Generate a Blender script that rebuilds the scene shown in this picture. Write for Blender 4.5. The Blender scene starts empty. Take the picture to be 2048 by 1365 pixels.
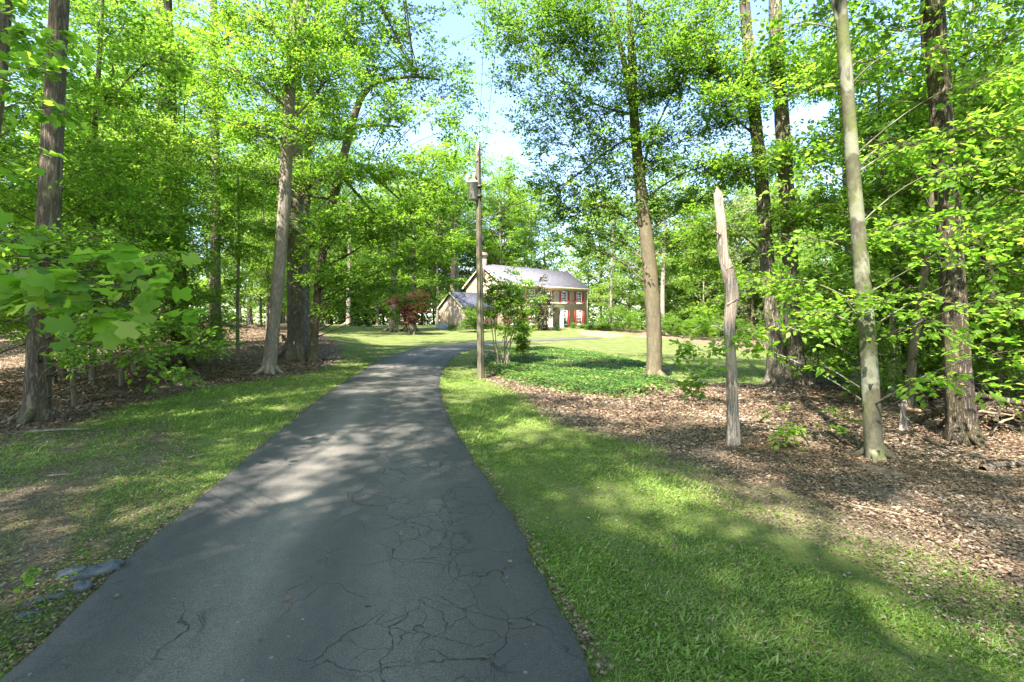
import bpy, math, random
import numpy as np
R = math.radians
rng = np.random.default_rng(7)
random.seed(7)
scene = bpy.context.scene
C = scene.collection

# ------------------------------------------------------------------ camera, sky, sun, exposure
FPX, CX, HY, CAMZ = 967.0, 1024.0, 650.0, 1.75
cam_d = bpy.data.cameras.new("camera")
cam = bpy.data.objects.new("camera", cam_d)
C.objects.link(cam)
cam.location = (0, 0, CAMZ)
cam.rotation_euler = (R(90), 0, 0)
cam_d.sensor_width = 36
cam_d.lens = FPX / 2048 * 36
cam_d.shift_y = -(682.5 - HY) / 2048
cam_d.clip_start = 0.05
cam_d.clip_end = 6000
scene.camera = cam

SUN_EL, SUN_AZ = 54.0, 208.0          # azimuth of the sun, clockwise from +Y: behind the camera, a little to its left
world = bpy.data.worlds.new("World")
scene.world = world
world.use_nodes = True
wn = world.node_tree
bg = wn.nodes['Background']
sky = wn.nodes.new('ShaderNodeTexSky')
sky.sky_type = 'NISHITA'
sky.sun_disc = False
sky.sun_elevation = R(SUN_EL)
sky.sun_rotation = R(SUN_AZ)
sky.air_density = 1.0
sky.dust_density = 0.9
sky.ozone_density = 1.0
wn.links.new(sky.outputs[0], bg.inputs[0])
bg.inputs[1].default_value = 0.118
sd = bpy.data.lights.new("sun", 'SUN')
sd.energy = 4.4
sd.angle = R(0.55)
sd.color = (1.0, 0.94, 0.84)
sun = bpy.data.objects.new("sun", sd)
C.objects.link(sun)
sun.rotation_euler = (R(90 - SUN_EL), 0, R(180 - SUN_AZ) + math.pi)
sun.rotation_euler = (R(90 - SUN_EL), 0, math.pi - R(SUN_AZ))
scene.view_settings.view_transform = 'Standard'
scene.view_settings.look = 'None'
scene.view_settings.exposure = 2.42
scene.view_settings.gamma = 1
cy = scene.cycles
cy.max_bounces = 10
cy.diffuse_bounces = 9
cy.glossy_bounces = 2
cy.transmission_bounces = 5
cy.sample_clamp_indirect = 6
cy.use_denoising = True
cy.caustics_reflective = False
cy.caustics_refractive = False

# ------------------------------------------------------------------ helpers
def P(px, py, D):
    return np.array([(px - CX) / FPX * D, D, CAMZ + (HY - py) / FPX * D])

def tag(o, label=None, cat=None, group=None, kind=None):
    if label: o['label'] = label
    if cat: o['category'] = cat
    if group: o['group'] = group
    if kind: o['kind'] = kind
    return o

def empty(name, loc=(0, 0, 0), rz=0.0, label=None, cat=None, group=None, scale=1.0):
    o = bpy.data.objects.new(name, None)
    C.objects.link(o)
    o.location = loc
    o.rotation_euler = (0, 0, rz)
    o.scale = (scale,) * 3
    o.empty_display_size = 0.2
    return tag(o, label, cat, group)

def mesh_np(name, V, faces, mat, parent=None, attrs=None, smooth=False, mats=None, midx=None):
    """V (n,3); faces either an (m,k) array or a list of index lists."""
    V = np.asarray(V, dtype=np.float32)
    me = bpy.data.meshes.new(name)
    if isinstance(faces, np.ndarray):
        m, k = faces.shape
        loops = faces.reshape(-1)
        tot = np.full(m, k, dtype=np.int32)
        start = np.arange(m, dtype=np.int32) * k
    else:
        m = len(faces)
        tot = np.array([len(f) for f in faces], dtype=np.int32)
        start = np.concatenate([[0], np.cumsum(tot)[:-1]]).astype(np.int32)
        loops = np.array([i for f in faces for i in f], dtype=np.int32)
    me.vertices.add(len(V))
    me.vertices.foreach_set('co', V.ravel())
    me.loops.add(len(loops))
    me.loops.foreach_set('vertex_index', loops.astype(np.int32))
    me.polygons.add(m)
    me.polygons.foreach_set('loop_start', start)
    try:
        me.polygons.foreach_set('loop_total', tot)
    except Exception:
        pass
    if smooth:
        me.polygons.foreach_set('use_smooth', np.ones(m, dtype=bool))
    for a, arr in (attrs or {}).items():
        at = me.attributes.new(a, 'FLOAT', 'POINT')
        at.data.foreach_set('value', np.asarray(arr, dtype=np.float32))
    if mats:
        for q in mats: me.materials.append(q)
        me.polygons.foreach_set('material_index', np.asarray(midx, dtype=np.int32))
    elif mat:
        me.materials.append(mat)
    me.update(calc_edges=True)
    me.validate(verbose=False)
    o = bpy.data.objects.new(name, me)
    C.objects.link(o)
    if parent: o.parent = parent
    return o

class MB:
    """collects boxes, prisms and tubes into one mesh"""
    def __init__(s): s.v = []; s.f = []; s.sm = []
    def add(s, vs, fs):
        b = len(s.v)
        s.v += [tuple(float(q) for q in v) for v in vs]
        s.f += [[i + b for i in f] for f in fs]
        return s
    def box(s, x0, x1, y0, y1, z0, z1):
        vs = [(x0,y0,z0),(x1,y0,z0),(x1,y1,z0),(x0,y1,z0),(x0,y0,z1),(x1,y0,z1),(x1,y1,z1),(x0,y1,z1)]
        return s.add(vs, [[0,3,2,1],[4,5,6,7],[0,1,5,4],[1,2,6,5],[2,3,7,6],[3,0,4,7]])
    def lathe(s, cx, cy, prof, n=24):
        vs = []; fs = []
        for r, z in prof:
            for k in range(n):
                a = 2*math.pi*k/n
                vs.append((cx + r*math.cos(a), cy + r*math.sin(a), z))
        for j in range(len(prof)-1):
            for k in range(n):
                k2 = (k+1) % n
                fs.append([j*n+k, j*n+k2, (j+1)*n+k2, (j+1)*n+k])
        fs.append(list(range(n))[::-1]); fs.append([(len(prof)-1)*n+k for k in range(n)])
        return s.add(vs, fs)
    def tube(s, pts, rad, n=8, cap=True):
        pts = [np.array(p, dtype=float) for p in pts]
        if not hasattr(rad, '__len__'): rad = [rad]*len(pts)
        vs = []; fs = []
        for i, p in enumerate(pts):
            d = pts[min(i+1, len(pts)-1)] - pts[max(i-1, 0)]
            d /= (np.linalg.norm(d) + 1e-9)
            a = np.cross(d, [0.0, 1.0, 0.02]) if abs(d[1]) < .9 else np.cross(d, [1.0, 0, 0])
            a /= np.linalg.norm(a); b = np.cross(d, a)
            for k in range(n):
                t = 2*math.pi*k/n
                vs.append(p + rad[i]*(math.cos(t)*a + math.sin(t)*b))
        for j in range(len(pts)-1):
            for k in range(n):
                k2 = (k+1) % n
                fs.append([j*n+k, j*n+k2, (j+1)*n+k2, (j+1)*n+k])
        if cap:
            fs.append(list(range(n))[::-1]); fs.append([(len(pts)-1)*n+k for k in range(n)])
        return s.add(vs, fs)
    def build(s, name, mat, parent=None, smooth=False):
        return mesh_np(name, np.array(s.v), s.f, mat, parent, smooth=smooth)

# ------------------------------------------------------------------ materials
class NT:
    def __init__(s, name):
        s.m = bpy.data.materials.new(name); s.m.use_nodes = True
        s.t = s.m.node_tree; s.n = s.t.nodes; s.l = s.t.links
        s.b = s.n['Principled BSDF']; s.out = s.n['Material Output']
    def node(s, typ, **kw):
        n = s.n.new(typ)
        for k, v in kw.items():
            setattr(n, k, v)
        return n
    def link(s, a, b): s.l.new(a, b)
    def obj(s, scale=(1, 1, 1), coord='Object'):
        tc = s.node('ShaderNodeTexCoord'); mp = s.node('ShaderNodeMapping')
        mp.inputs['Scale'].default_value = scale
        s.link(tc.outputs[coord], mp.inputs[0]); return mp.outputs[0]
    def noise(s, vec, scale, detail=4, rough=.55, dist=0.0):
        n = s.node('ShaderNodeTexNoise')
        n.inputs['Scale'].default_value = scale; n.inputs['Detail'].default_value = detail
        n.inputs['Roughness'].default_value = rough; n.inputs['Distortion'].default_value = dist
        if vec is not None: s.link(vec, n.inputs['Vector'])
        return n.outputs['Fac']
    def ramp(s, fac, stops):
        r = s.node('ShaderNodeValToRGB'); e = r.color_ramp.elements
        while len(e) < len(stops): e.new(0.5)
        for i, (p, c) in enumerate(stops):
            e[i].position = p
            e[i].color = (c, c, c, 1) if not hasattr(c, '__len__') else (*c, 1)
        s.link(fac, r.inputs[0]); return r.outputs[0]
    def mix(s, fac, a, b, typ='MIX'):
        m = s.node('ShaderNodeMix', data_type='RGBA', blend_type=typ)
        for sock, v in ((m.inputs[0], fac), (m.inputs[6], a), (m.inputs[7], b)):
            if hasattr(v, 'is_output'): s.link(v, sock)
            elif hasattr(v, '__len__'): sock.default_value = (*v, 1)
            else: sock.default_value = v
        return m.outputs[2]
    def math(s, op, a, b=0.0, clamp=False):
        m = s.node('ShaderNodeMath', operation=op); m.use_clamp = clamp
        for sock, v in ((m.inputs[0], a), (m.inputs[1], b)):
            if hasattr(v, 'is_output'): s.link(v, sock)
            else: sock.default_value = v
        return m.outputs[0]
    def attr(s, name):
        a = s.node('ShaderNodeAttribute'); a.attribute_name = name; return a.outputs['Fac']
    def bump(s, h, strength, dist):
        b = s.node('ShaderNodeBump'); b.inputs['Strength'].default_value = strength
        b.inputs['Distance'].default_value = dist
        s.link(h, b.inputs['Height']); s.link(b.outputs[0], s.b.inputs['Normal']); return b
    def fin(s, col=None, rough=.8, spec=.3, metal=0):
        if col is not None:
            if hasattr(col, 'is_output'): s.link(col, s.b.inputs['Base Color'])
            else: s.b.inputs['Base Color'].default_value = (*col, 1)
        s.b.inputs['Roughness'].default_value = rough
        s.b.inputs['Specular IOR Level'].default_value = spec
        s.b.inputs['Metallic'].default_value = metal
        return s.m

def leaf_mat(name, stops, trans=.60, tcol=(1.8, 1.85, .95), rough=.5, spec=.25):
    t = NT(name)
    col = t.ramp(t.attr('rnd'), stops)
    # clump-scale tint: some branches carry fresher leaves
    v = t.obj((1, 1, 1)); nz = t.noise(v, .45, 2)
    col = t.mix(t.ramp(nz, [(.35, 0), (.65, 1)]), t.mix(1.0, col, (.80, .84, .85), 'MULTIPLY'), col)
    t.fin(col, rough, spec)
    tr = t.node('ShaderNodeBsdfTranslucent')
    tc = t.mix(1.0, col, tcol, 'MULTIPLY'); t.link(tc, tr.inputs[0])
    mx = t.node('ShaderNodeMixShader'); mx.inputs[0].default_value = trans
    t.link(t.b.outputs[0], mx.inputs[1]); t.link(tr.outputs[0], mx.inputs[2])
    t.link(mx.outputs[0], t.out.inputs[0])
    return t.m

def bark_mat(name, dark, light, moss=None, scale=(9, 9, 1.3), bump=.7, furrow=.5, patch=None, bd=.02):
    t = NT(name)
    v = t.obj(scale)
    n1 = t.noise(v, 1.6, 8, .65, .4)
    v2 = t.obj((1, 1, .6)); n2 = t.noise(v2, 1.1, 4)
    v3 = t.obj((1, 1, 1)); n3 = t.noise(v3, 28, 4)
    ridged = t.math('ABSOLUTE', t.math('SUBTRACT', n1, .5))
    f = t.ramp(ridged, [(0.0, 0), (.14 * furrow + .03, 1)])
    col = t.mix(f, dark, light)
    col = t.mix(t.ramp(n3, [(.3, 0), (.7, 1)]), t.mix(1.0, col, (.72, .72, .72), 'MULTIPLY'), col)
    col = t.mix(t.ramp(n2, [(.42, 0), (.62, .55)]), col, t.mix(1.0, col, (1.35, 1.3, 1.2), 'MULTIPLY'))
    if patch: col = t.mix(t.ramp(t.noise(t.obj((2.2, 2.2, 1.4)), 1.3, 5, .6, .5), [(.5, 0), (.56, 1)]), col, patch)
    if moss: col = t.mix(t.ramp(t.noise(t.obj((1.3, 1.3, .8)), 1.7, 6), [(.46, 0), (.66, .75)]), col, moss)
    h = t.math('ADD', t.math('MULTIPLY', f, 1.0), t.math('MULTIPLY', n3, .35))
    t.bump(h, bump, bd)
    return t.fin(col, .9, .15)

def plain(name, col, rough=.7, spec=.3, metal=0, var=.12, scale=6, bump=0):
    t = NT(name)
    n = t.noise(t.obj(), scale, 6)
    c = t.mix(t.ramp(n, [(.3, 0), (.7, 1)]), tuple(q*(1-var) for q in col), tuple(min(1, q*(1+var)) for q in col))
    if bump: t.bump(t.noise(t.obj(), scale*6, 4), bump, .01)
    return t.fin(c, rough, spec, metal)

M = {}
M['leaf_bright'] = leaf_mat('leaf_bright', [(0, (.07, .145, .020)), (.5, (.135, .255, .030)), (.9, (.24, .36, .055)), (1, (.33, .42, .08))])
M['leaf_fresh'] = leaf_mat('leaf_fresh', [(0, (.085, .185, .022)), (.5, (.165, .30, .036)), (.9, (.28, .41, .07)), (1, (.38, .46, .11))])
M['leaf_mid'] = leaf_mat('leaf_mid', [(0, (.06, .135, .022)), (.6, (.12, .22, .034)), (1, (.22, .32, .065))])
M['leaf_dark'] = leaf_mat('leaf_dark', [(0, (.035, .085, .022)), (.6, (.055, .13, .030)), (1, (.09, .18, .04))], trans=.3)
M['leaf_far'] = leaf_mat('leaf_far', [(0, (.11, .19, .045)), (.6, (.19, .29, .065)), (1, (.32, .40, .13))])
M['leaf_pale'] = leaf_mat('leaf_pale', [(0, (.13, .20, .06)), (.5, (.30, .36, .16)), (1, (.58, .57, .40))], tcol=(1.1, 1.15, .8))
M['leaf_magnolia'] = leaf_mat('leaf_magnolia', [(0, (.04, .07, .03)), (.6, (.07, .10, .045)), (.8, (.24, .17, .10)), (1, (.38, .32, .22))], trans=.15, rough=.35, spec=.5)
M['leaf_red'] = leaf_mat('leaf_red', [(0, (.07, .022, .025)), (.5, (.13, .042, .04)), (.8, (.20, .09, .07)), (1, (.20, .18, .07))], tcol=(1.3, .8, .6))
M['leaf_cover'] = leaf_mat('leaf_cover', [(0, (.035, .095, .02)), (.45, (.075, .155, .03)), (.8, (.15, .24, .055)), (1, (.34, .40, .14))], trans=.3)
M['twig'] = plain('twig', (.10, .075, .055), .9, .1)
M['twig_pale'] = plain('twig_pale', (.42, .37, .31), .9, .1)
M['bark_brown'] = bark_mat('bark_brown', (.070, .055, .042), (.22, .18, .14), moss=(.12, .12, .06))
M['bark_ridged'] = bark_mat('bark_ridged', (.05, .04, .031), (.20, .16, .125), scale=(11, 11, .9), bump=1.0, moss=(.11, .12, .05), bd=.04)
M['bark_oak'] = bark_mat('bark_oak', (.13, .11, .085), (.34, .29, .23), scale=(13, 13, 1.6), bump=1.0, bd=.03)
M['bark_pale'] = bark_mat('bark_pale', (.20, .165, .13), (.40, .35, .285), scale=(7, 7, 1.6), bump=.35, furrow=1.2, bd=.012)
M['bark_smooth'] = bark_mat('bark_smooth', (.075, .070, .048), (.155, .145, .10), scale=(4, 4, 2.2), bump=.45, furrow=1.8, patch=(.20, .20, .145), moss=(.12, .14, .045), bd=.01)
M['bark_olive'] = bark_mat('bark_olive', (.12, .10, .065), (.21, .18, .12), scale=(5, 5, 1.2), bump=.3, furrow=1.4, bd=.01)
M['bark_peeled'] = bark_mat('bark_peeled', (.075, .058, .042), (.21, .17, .125), scale=(12, 12, 2.4), bump=1.0, patch=None, moss=(.12, .12, .04), bd=.035)
M['wood_bare'] = bark_mat('wood_bare', (.24, .16, .09), (.52, .40, .25), scale=(8, 8, .6), bump=.4, furrow=.8, bd=.012)
M['deadwood'] = bark_mat('deadwood', (.17, .135, .105), (.40, .34, .28), scale=(12, 12, 1.0), bump=.7, furrow=.22, patch=(.34, .27, .21), bd=.012)
M['pole_wood'] = bark_mat('pole_wood', (.11, .095, .072), (.20, .178, .14), scale=(16, 16, .25), bump=.3, furrow=.6, moss=(.15, .15, .07), bd=.008)

# ------------------------------------------------------------------ terrain
CTRL = [(x, y, 0.0) for x, y in [(0,0),(-5,1),(5,1),(0,6),(-5,5),(5,5),(0,-12),(-14,-12),(14,-12),(-12,6),(12,6),(9,9),(14,10),(0,-40),(40,-40),(-40,-40)]]
for q in [(962,757,17.5),(1310,760,16),(1465,891,7.05),(1750,918,6.35),(1925,885,7.3),(1575,772,15),(75,842,8.85),(185,772,13.7),
          (365,735,18.5),(432,690,23),(470,646,31),(540,747,17),(597,717,22),(660,655,50),(730,654,54),(800,657,55),(900,659,56),
          (737,726,21.5),(880,745,19),(878,770,14.3),(900,700,29),(950,687,36),(1060,681,43),(1180,676,48),(965,657,59),(1174,653,68),
          (1200,668,55),(1300,674,54),(1400,688,50),(1540,708,42),(1450,738,22),(100,715,20),(200,655,31),(0,690,24),(300,648,36),(700,690,36),(1200,720,24),(1100,700,32)]:
    CTRL.append(tuple(P(*q)))
CTRL += [(-30,80,1.6),(0,105,1.7),(45,85,-.4),(32,42,-1.2),(60,60,-1.4),(-60,60,1.5),(-60,20,.8),(60,20,-.6),(90,110,-1),(-90,110,1.2),(30,22,-.5),(17,68,1.1),(0,80,1.5)]
CT = np.array(CTRL)
def _U(r2):
    return r2 * np.log(r2 + 1e-9)
_n = len(CT)
_K = _U(((CT[:, None, :2] - CT[None, :, :2])**2).sum(-1)) + np.eye(_n) * 2.0
_Pm = np.c_[np.ones(_n), CT[:, :2]]
_A = np.block([[_K, _Pm], [_Pm.T, np.zeros((3, 3))]])
_w = np.linalg.solve(_A, np.r_[CT[:, 2], 0, 0, 0])
def H(x, y):
    x = np.asarray(x, dtype=float); y = np.asarray(y, dtype=float); sh = np.broadcast(x, y).shape
    xx = np.broadcast_to(x, sh).ravel(); yy = np.broadcast_to(y, sh).ravel()
    z = np.empty(xx.size)
    for i in range(0, xx.size, 20000):
        a = xx[i:i+20000]; b = yy[i:i+20000]
        r2 = (a[:, None]-CT[None, :, 0])**2 + (b[:, None]-CT[None, :, 1])**2
        z[i:i+20000] = _U(r2) @ _w[:_n] + _w[_n] + _w[_n+1]*a + _w[_n+2]*b
    d = np.hypot(xx, yy - 40)
    f = np.clip((d - 75) / 40, 0, 1); f = f*f*(3-2*f)
    z = np.clip(z, -2.2, 2.6)*(1-f) + 0.4*f
    return z.reshape(sh) if sh else float(z[0])

def G(px, py, dmax=90.0):
    """where the sight line through a pixel meets the terrain"""
    D = np.concatenate([np.arange(1.2, 20, .05), np.arange(20, dmax, .15)])
    x = (px - CX)/FPX*D; z = CAMZ + (HY - py)/FPX*D
    below = z < H(x, D)
    i = int(np.argmax(below)) if below.any() else len(D)-1
    return np.array([x[i], D[i], H(x[i], D[i])])

def poly_world(pxs): return np.array([G(a, b)[:2] for a, b in pxs])

def inside(poly, x, y):
    x = np.asarray(x); y = np.asarray(y); c = np.zeros(x.shape, bool)
    n = len(poly); j = n-1
    for i in range(n):
        xi, yi = poly[i]; xj, yj = poly[j]
        if yi != yj:
            c ^= ((yi > y) != (yj > y)) & (x < (xj-xi)*(y-yi)/(yj-yi)+xi)
        j = i
    return c
def dist_edge(poly, x, y):
    x = np.asarray(x, float); y = np.asarray(y, float)
    best = np.full(x.shape, 1e9); n = len(poly)
    for i in range(n):
        a = poly[i]; b = poly[(i+1) % n]; ab = b-a; L = (ab**2).sum()+1e-9
        t = np.clip(((x-a[0])*ab[0]+(y-a[1])*ab[1])/L, 0, 1)
        best = np.minimum(best, np.hypot(x-a[0]-t*ab[0], y-a[1]-t*ab[1]))
    return best
def sdist(poly, x, y):
    return np.where(inside(poly, x, y), 1, -1)*dist_edge(poly, x, y)

# driveway edges (read off the photograph, then laid on the terrain)
ROAD_L = [(-.3,-6),(-1.5,-1),(-2.15,1.2)] + [tuple(G(a,b)[:2]) for a,b in [(100,1280),(240,1140),(400,1005),(530,885),(650,790),(700,757),(748,724),(800,706),(860,693)]]
ROAD_R = [(2.4,-6),(1.15,-1),(.67,1.2)] + [tuple(G(a,b)[:2]) for a,b in [(1190,1365),(1105,1200),(1025,1040),(972,960),(920,880),(900,840),(882,795),(878,762),(884,740),(900,720),(925,704)]]
def resample(pts, n):
    pts = np.array(pts, float)
    for _ in range(3):   # corner cutting keeps the curve smooth
        q = .75*pts[:-1] + .25*pts[1:]; r = .25*pts[:-1] + .75*pts[1:]
        pts = np.vstack([pts[:1], np.c_[q, r].reshape(-1, pts.shape[1]), pts[-1:]])
    s = np.r_[0, np.cumsum(np.hypot(*np.diff(pts[:, :2], axis=0).T))]
    u = np.linspace(0, s[-1], n)
    return np.c_[tuple(np.interp(u, s, pts[:, k]) for k in range(pts.shape[1]))]
eL = ROAD_L; eR = ROAD_R
# beyond the bend: the far stretch sweeps right in front of the house
cpts = []
lastL, lastR = np.array(eL[-1]), np.array(eR[-1])
for a, b in [(985,684.5),(1060,681.5),(1130,678.5),(1190,676.5)]:
    g = G(a, b)[:2]
    cpts.append(g)
far = np.array(cpts)
for i, g in enumerate(far):
    d = far[min(i+1, len(far)-1)] - far[max(i-1, 0)]; d /= np.linalg.norm(d)
    nrm = np.array([-d[1], d[0]]); w = 1.05
    eL.append(tuple(g + nrm*w)); eR.append(tuple(g - nrm*w))
NR = 420
RL = resample(eL, NR); RR = resample(eR, NR)
ROADPOLY = np.vstack([RL, RR[::-1]])
print('road widths', [(round(float(RL[i][1]), 1), round(float(np.hypot(*(RL[i]-RR[i]))), 2)) for i in range(0, NR, 35)])

LITTER_R = np.vstack([poly_world([(958,735),(972,762),(1015,778),(1100,842),(1190,868),(1300,895),(1400,935),(1500,985),(1650,1015),(1800,1065),(2048,1180)]),
                      [(9,1),(40,-20),(90,0),(90,120),(40,62)], poly_world([(1548,712),(1540,770),(1450,768),(1345,762),(1340,735),(1200,712),(1080,703),(1000,698),(962,705)])])
LITTER_L = np.vstack([[(-90,-20),(-9,-20),(-7.5,4.5)], poly_world([(20,880),(200,838),(330,797),(430,773),(560,757),(640,742),(686,716),(682,690),(652,672),(636,656)]), [(-30,66),(-30,120),(-90,120)]])
BED = poly_world([(948,728),(985,748),(1050,768),(1130,787),(1230,797),(1335,786),(1350,765),(1310,738),(1230,716),(1150,704),(1080,699),(1000,703)])
FARWOOD = np.vstack([[(-40,70),(-12,70),(4,84),(14,76)], poly_world([(1180,660),(1262,668),(1400,688),(1540,707)]), [(60,40),(90,60),(90,140),(-60,140)]])
MULCH = [poly_world([(1150,662),(1170,672),(1225,676),(1262,671),(1210,664)]), poly_world([(1262,674),(1300,677),(1345,675),(1300,671)])]
DIRT_L = poly_world([(-60,900),(140,868),(300,850),(330,880),(300,960),(330,1010),(280,1090),(230,1150),(100,1240),(-100,1300),(-300,1100)])
DIRT_R = poly_world([(1260,905),(1480,1000),(1640,1060),(1800,1120),(2048,1260),(2200,1340),(2200,1100),(1800,1060),(1650,1010),(1480,960),(1380,925)])

def masks(x, y):
    sr = sdist(LITTER_R, x, y); sl = sdist(LITTER_L, x, y); sf = sdist(FARWOOD, x, y)
    lit = np.maximum.reduce([sr, sl, sf])
    mul = np.maximum.reduce([sdist(m, x, y) for m in MULCH])
    lit = np.maximum(lit, mul)
    thin = np.maximum.reduce([sdist(DIRT_L, x, y), sdist(DIRT_R, x, y)])
    road = sdist(ROADPOLY, x, y)
    return lit, thin, road, mul

def axis(fine0, fine1, step, lim0, lim1, grow=1.10):
    a = list(np.arange(fine0, fine1, step)); s = step
    while a[-1] < lim1: s *= grow; a.append(a[-1]+s)
    s = step; b = [a[0]]
    while b[-1] > lim0: s *= grow; b.append(b[-1]-s)
    return np.array(b[1:][::-1] + a)
gx = axis(-13, 13, .17, -2500, 2500); gy = axis(0, 30, .17, -800, 3500, 1.06)
GX, GY = np.meshgrid(gx, gy)
GZ = H(GX, GY)
fx, fy = GX.ravel(), GY.ravel()
near = (np.abs(fx) < 110) & (fy > -60) & (fy < 160)
lit = np.where(near, 0, 9.0); thin = np.full(fx.shape, -9.0); rd = np.full(fx.shape, -9.0); mu = np.full(fx.shape, -9.0)
a_, b_, c_, d_ = masks(fx[near], fy[near])
lit[near], thin[near], rd[near], mu[near] = a_, b_, c_, d_
GZf = GZ.ravel() + .012*np.sin(fx*3.1+fy*1.7)*np.cos(fy*2.3-fx) * (rd < -.1) * np.clip(-rd, 0, 1) + np.where(lit > 0, .02*np.sin(fx*5.3)*np.sin(fy*4.1), 0)
GZf = np.where(rd > .10, GZf - .03, GZf)
nxg, nyg = len(gx), len(gy)
ii = (np.arange(nyg-1)[:, None]*nxg + np.arange(nxg-1)[None, :]).ravel()
gfaces = np.c_[ii, ii+1, ii+nxg+1, ii+nxg]

def ground_material():
    t = NT('ground_soil_grass')
    v = t.obj()
    lit = t.attr('litter'); th = t.attr('thin'); mu = t.attr('mulch')
    nb = t.noise(v, 1.1, 6, .6); nf = t.noise(v, 9, 6, .7); nff = t.noise(v, 60, 4, .7)
    # grass
    g = t.mix(t.ramp(nb, [(.38, 0), (.62, 1)]), (.12, .155, .036), (.19, .225, .065))
    g = t.mix(t.ramp(nf, [(.3, 0), (.7, 1)]), t.mix(1.0, g, (.72, .75, .75), 'MULTIPLY'), g)
    g = t.mix(t.ramp(nff, [(.3, 0), (.7, 1)]), t.mix(1.0, g, (.65, .7, .7), 'MULTIPLY'), g)
    # soil between thin grass
    soil = t.mix(t.ramp(nf, [(.3, 0), (.7, 1)]), (.085, .062, .042), (.20, .155, .11))
    tm = t.math('ADD', t.math('MULTIPLY', th, .9), t.math('MULTIPLY', t.math('SUBTRACT', nf, .5), 1.4))
    tm = t.math('ADD', tm, t.math('MULTIPLY', t.math('SUBTRACT', nb, .5), 2.4))
    g = t.mix(t.ramp(tm, [(.15, .12), (.6, .95)]), g, soil)
    # leaf litter
    vo = t.node('ShaderNodeTexVoronoi'); vo.inputs['Scale'].default_value = 22
    wv = t.mix(.06, v, t.node('ShaderNodeTexNoise').outputs['Color']); t.link(v, vo.inputs['Vector'])
    sep = t.node('ShaderNodeSeparateColor'); t.link(vo.outputs['Color'], sep.inputs[0])
    lc = t.ramp(sep.outputs[0], [(0, (.085, .06, .042)), (.35, (.18, .125, .085)), (.7, (.27, .195, .135)), (1, (.38, .30, .22))])
    lc = t.mix(t.ramp(nff, [(.3, 0), (.65, 1)]), t.mix(1.0, lc, (.5, .47, .45), 'MULTIPLY'), lc)
    lc = t.mix(t.ramp(nb, [(.42, 0), (.6, .6)]), lc, (.13, .10, .075))
    lc = t.mix(t.math('MULTIPLY', mu, .8), lc, (.30, .17, .12))
    lm = t.math('ADD', t.math('MULTIPLY', lit, 1.0), t.math('MULTIPLY', t.math('SUBTRACT', nf, .5), .9))
    lm = t.math('ADD', lm, t.math('MULTIPLY', t.math('SUBTRACT', nb, .5), .9))
    col = t.mix(t.ramp(lm, [(.42, 0), (.62, 1)]), g, lc)
    h = t.math('ADD', t.math('MULTIPLY', nf, .6), t.math('MULTIPLY', nff, .5))
    t.bump(h, .8, .03)
    return t.fin(col, .95, .1)
M['ground'] = ground_material()
sm = lambda d, w: np.clip(.5 + d/(2*w), 0, 1)
ground = mesh_np('ground', np.c_[fx, fy, GZf], gfaces, M['ground'], attrs={'litter': sm(lit, .55), 'thin': sm(thin, .7), 'mulch': sm(mu, .3)}, smooth=True)
tag(ground, kind='structure')

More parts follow.
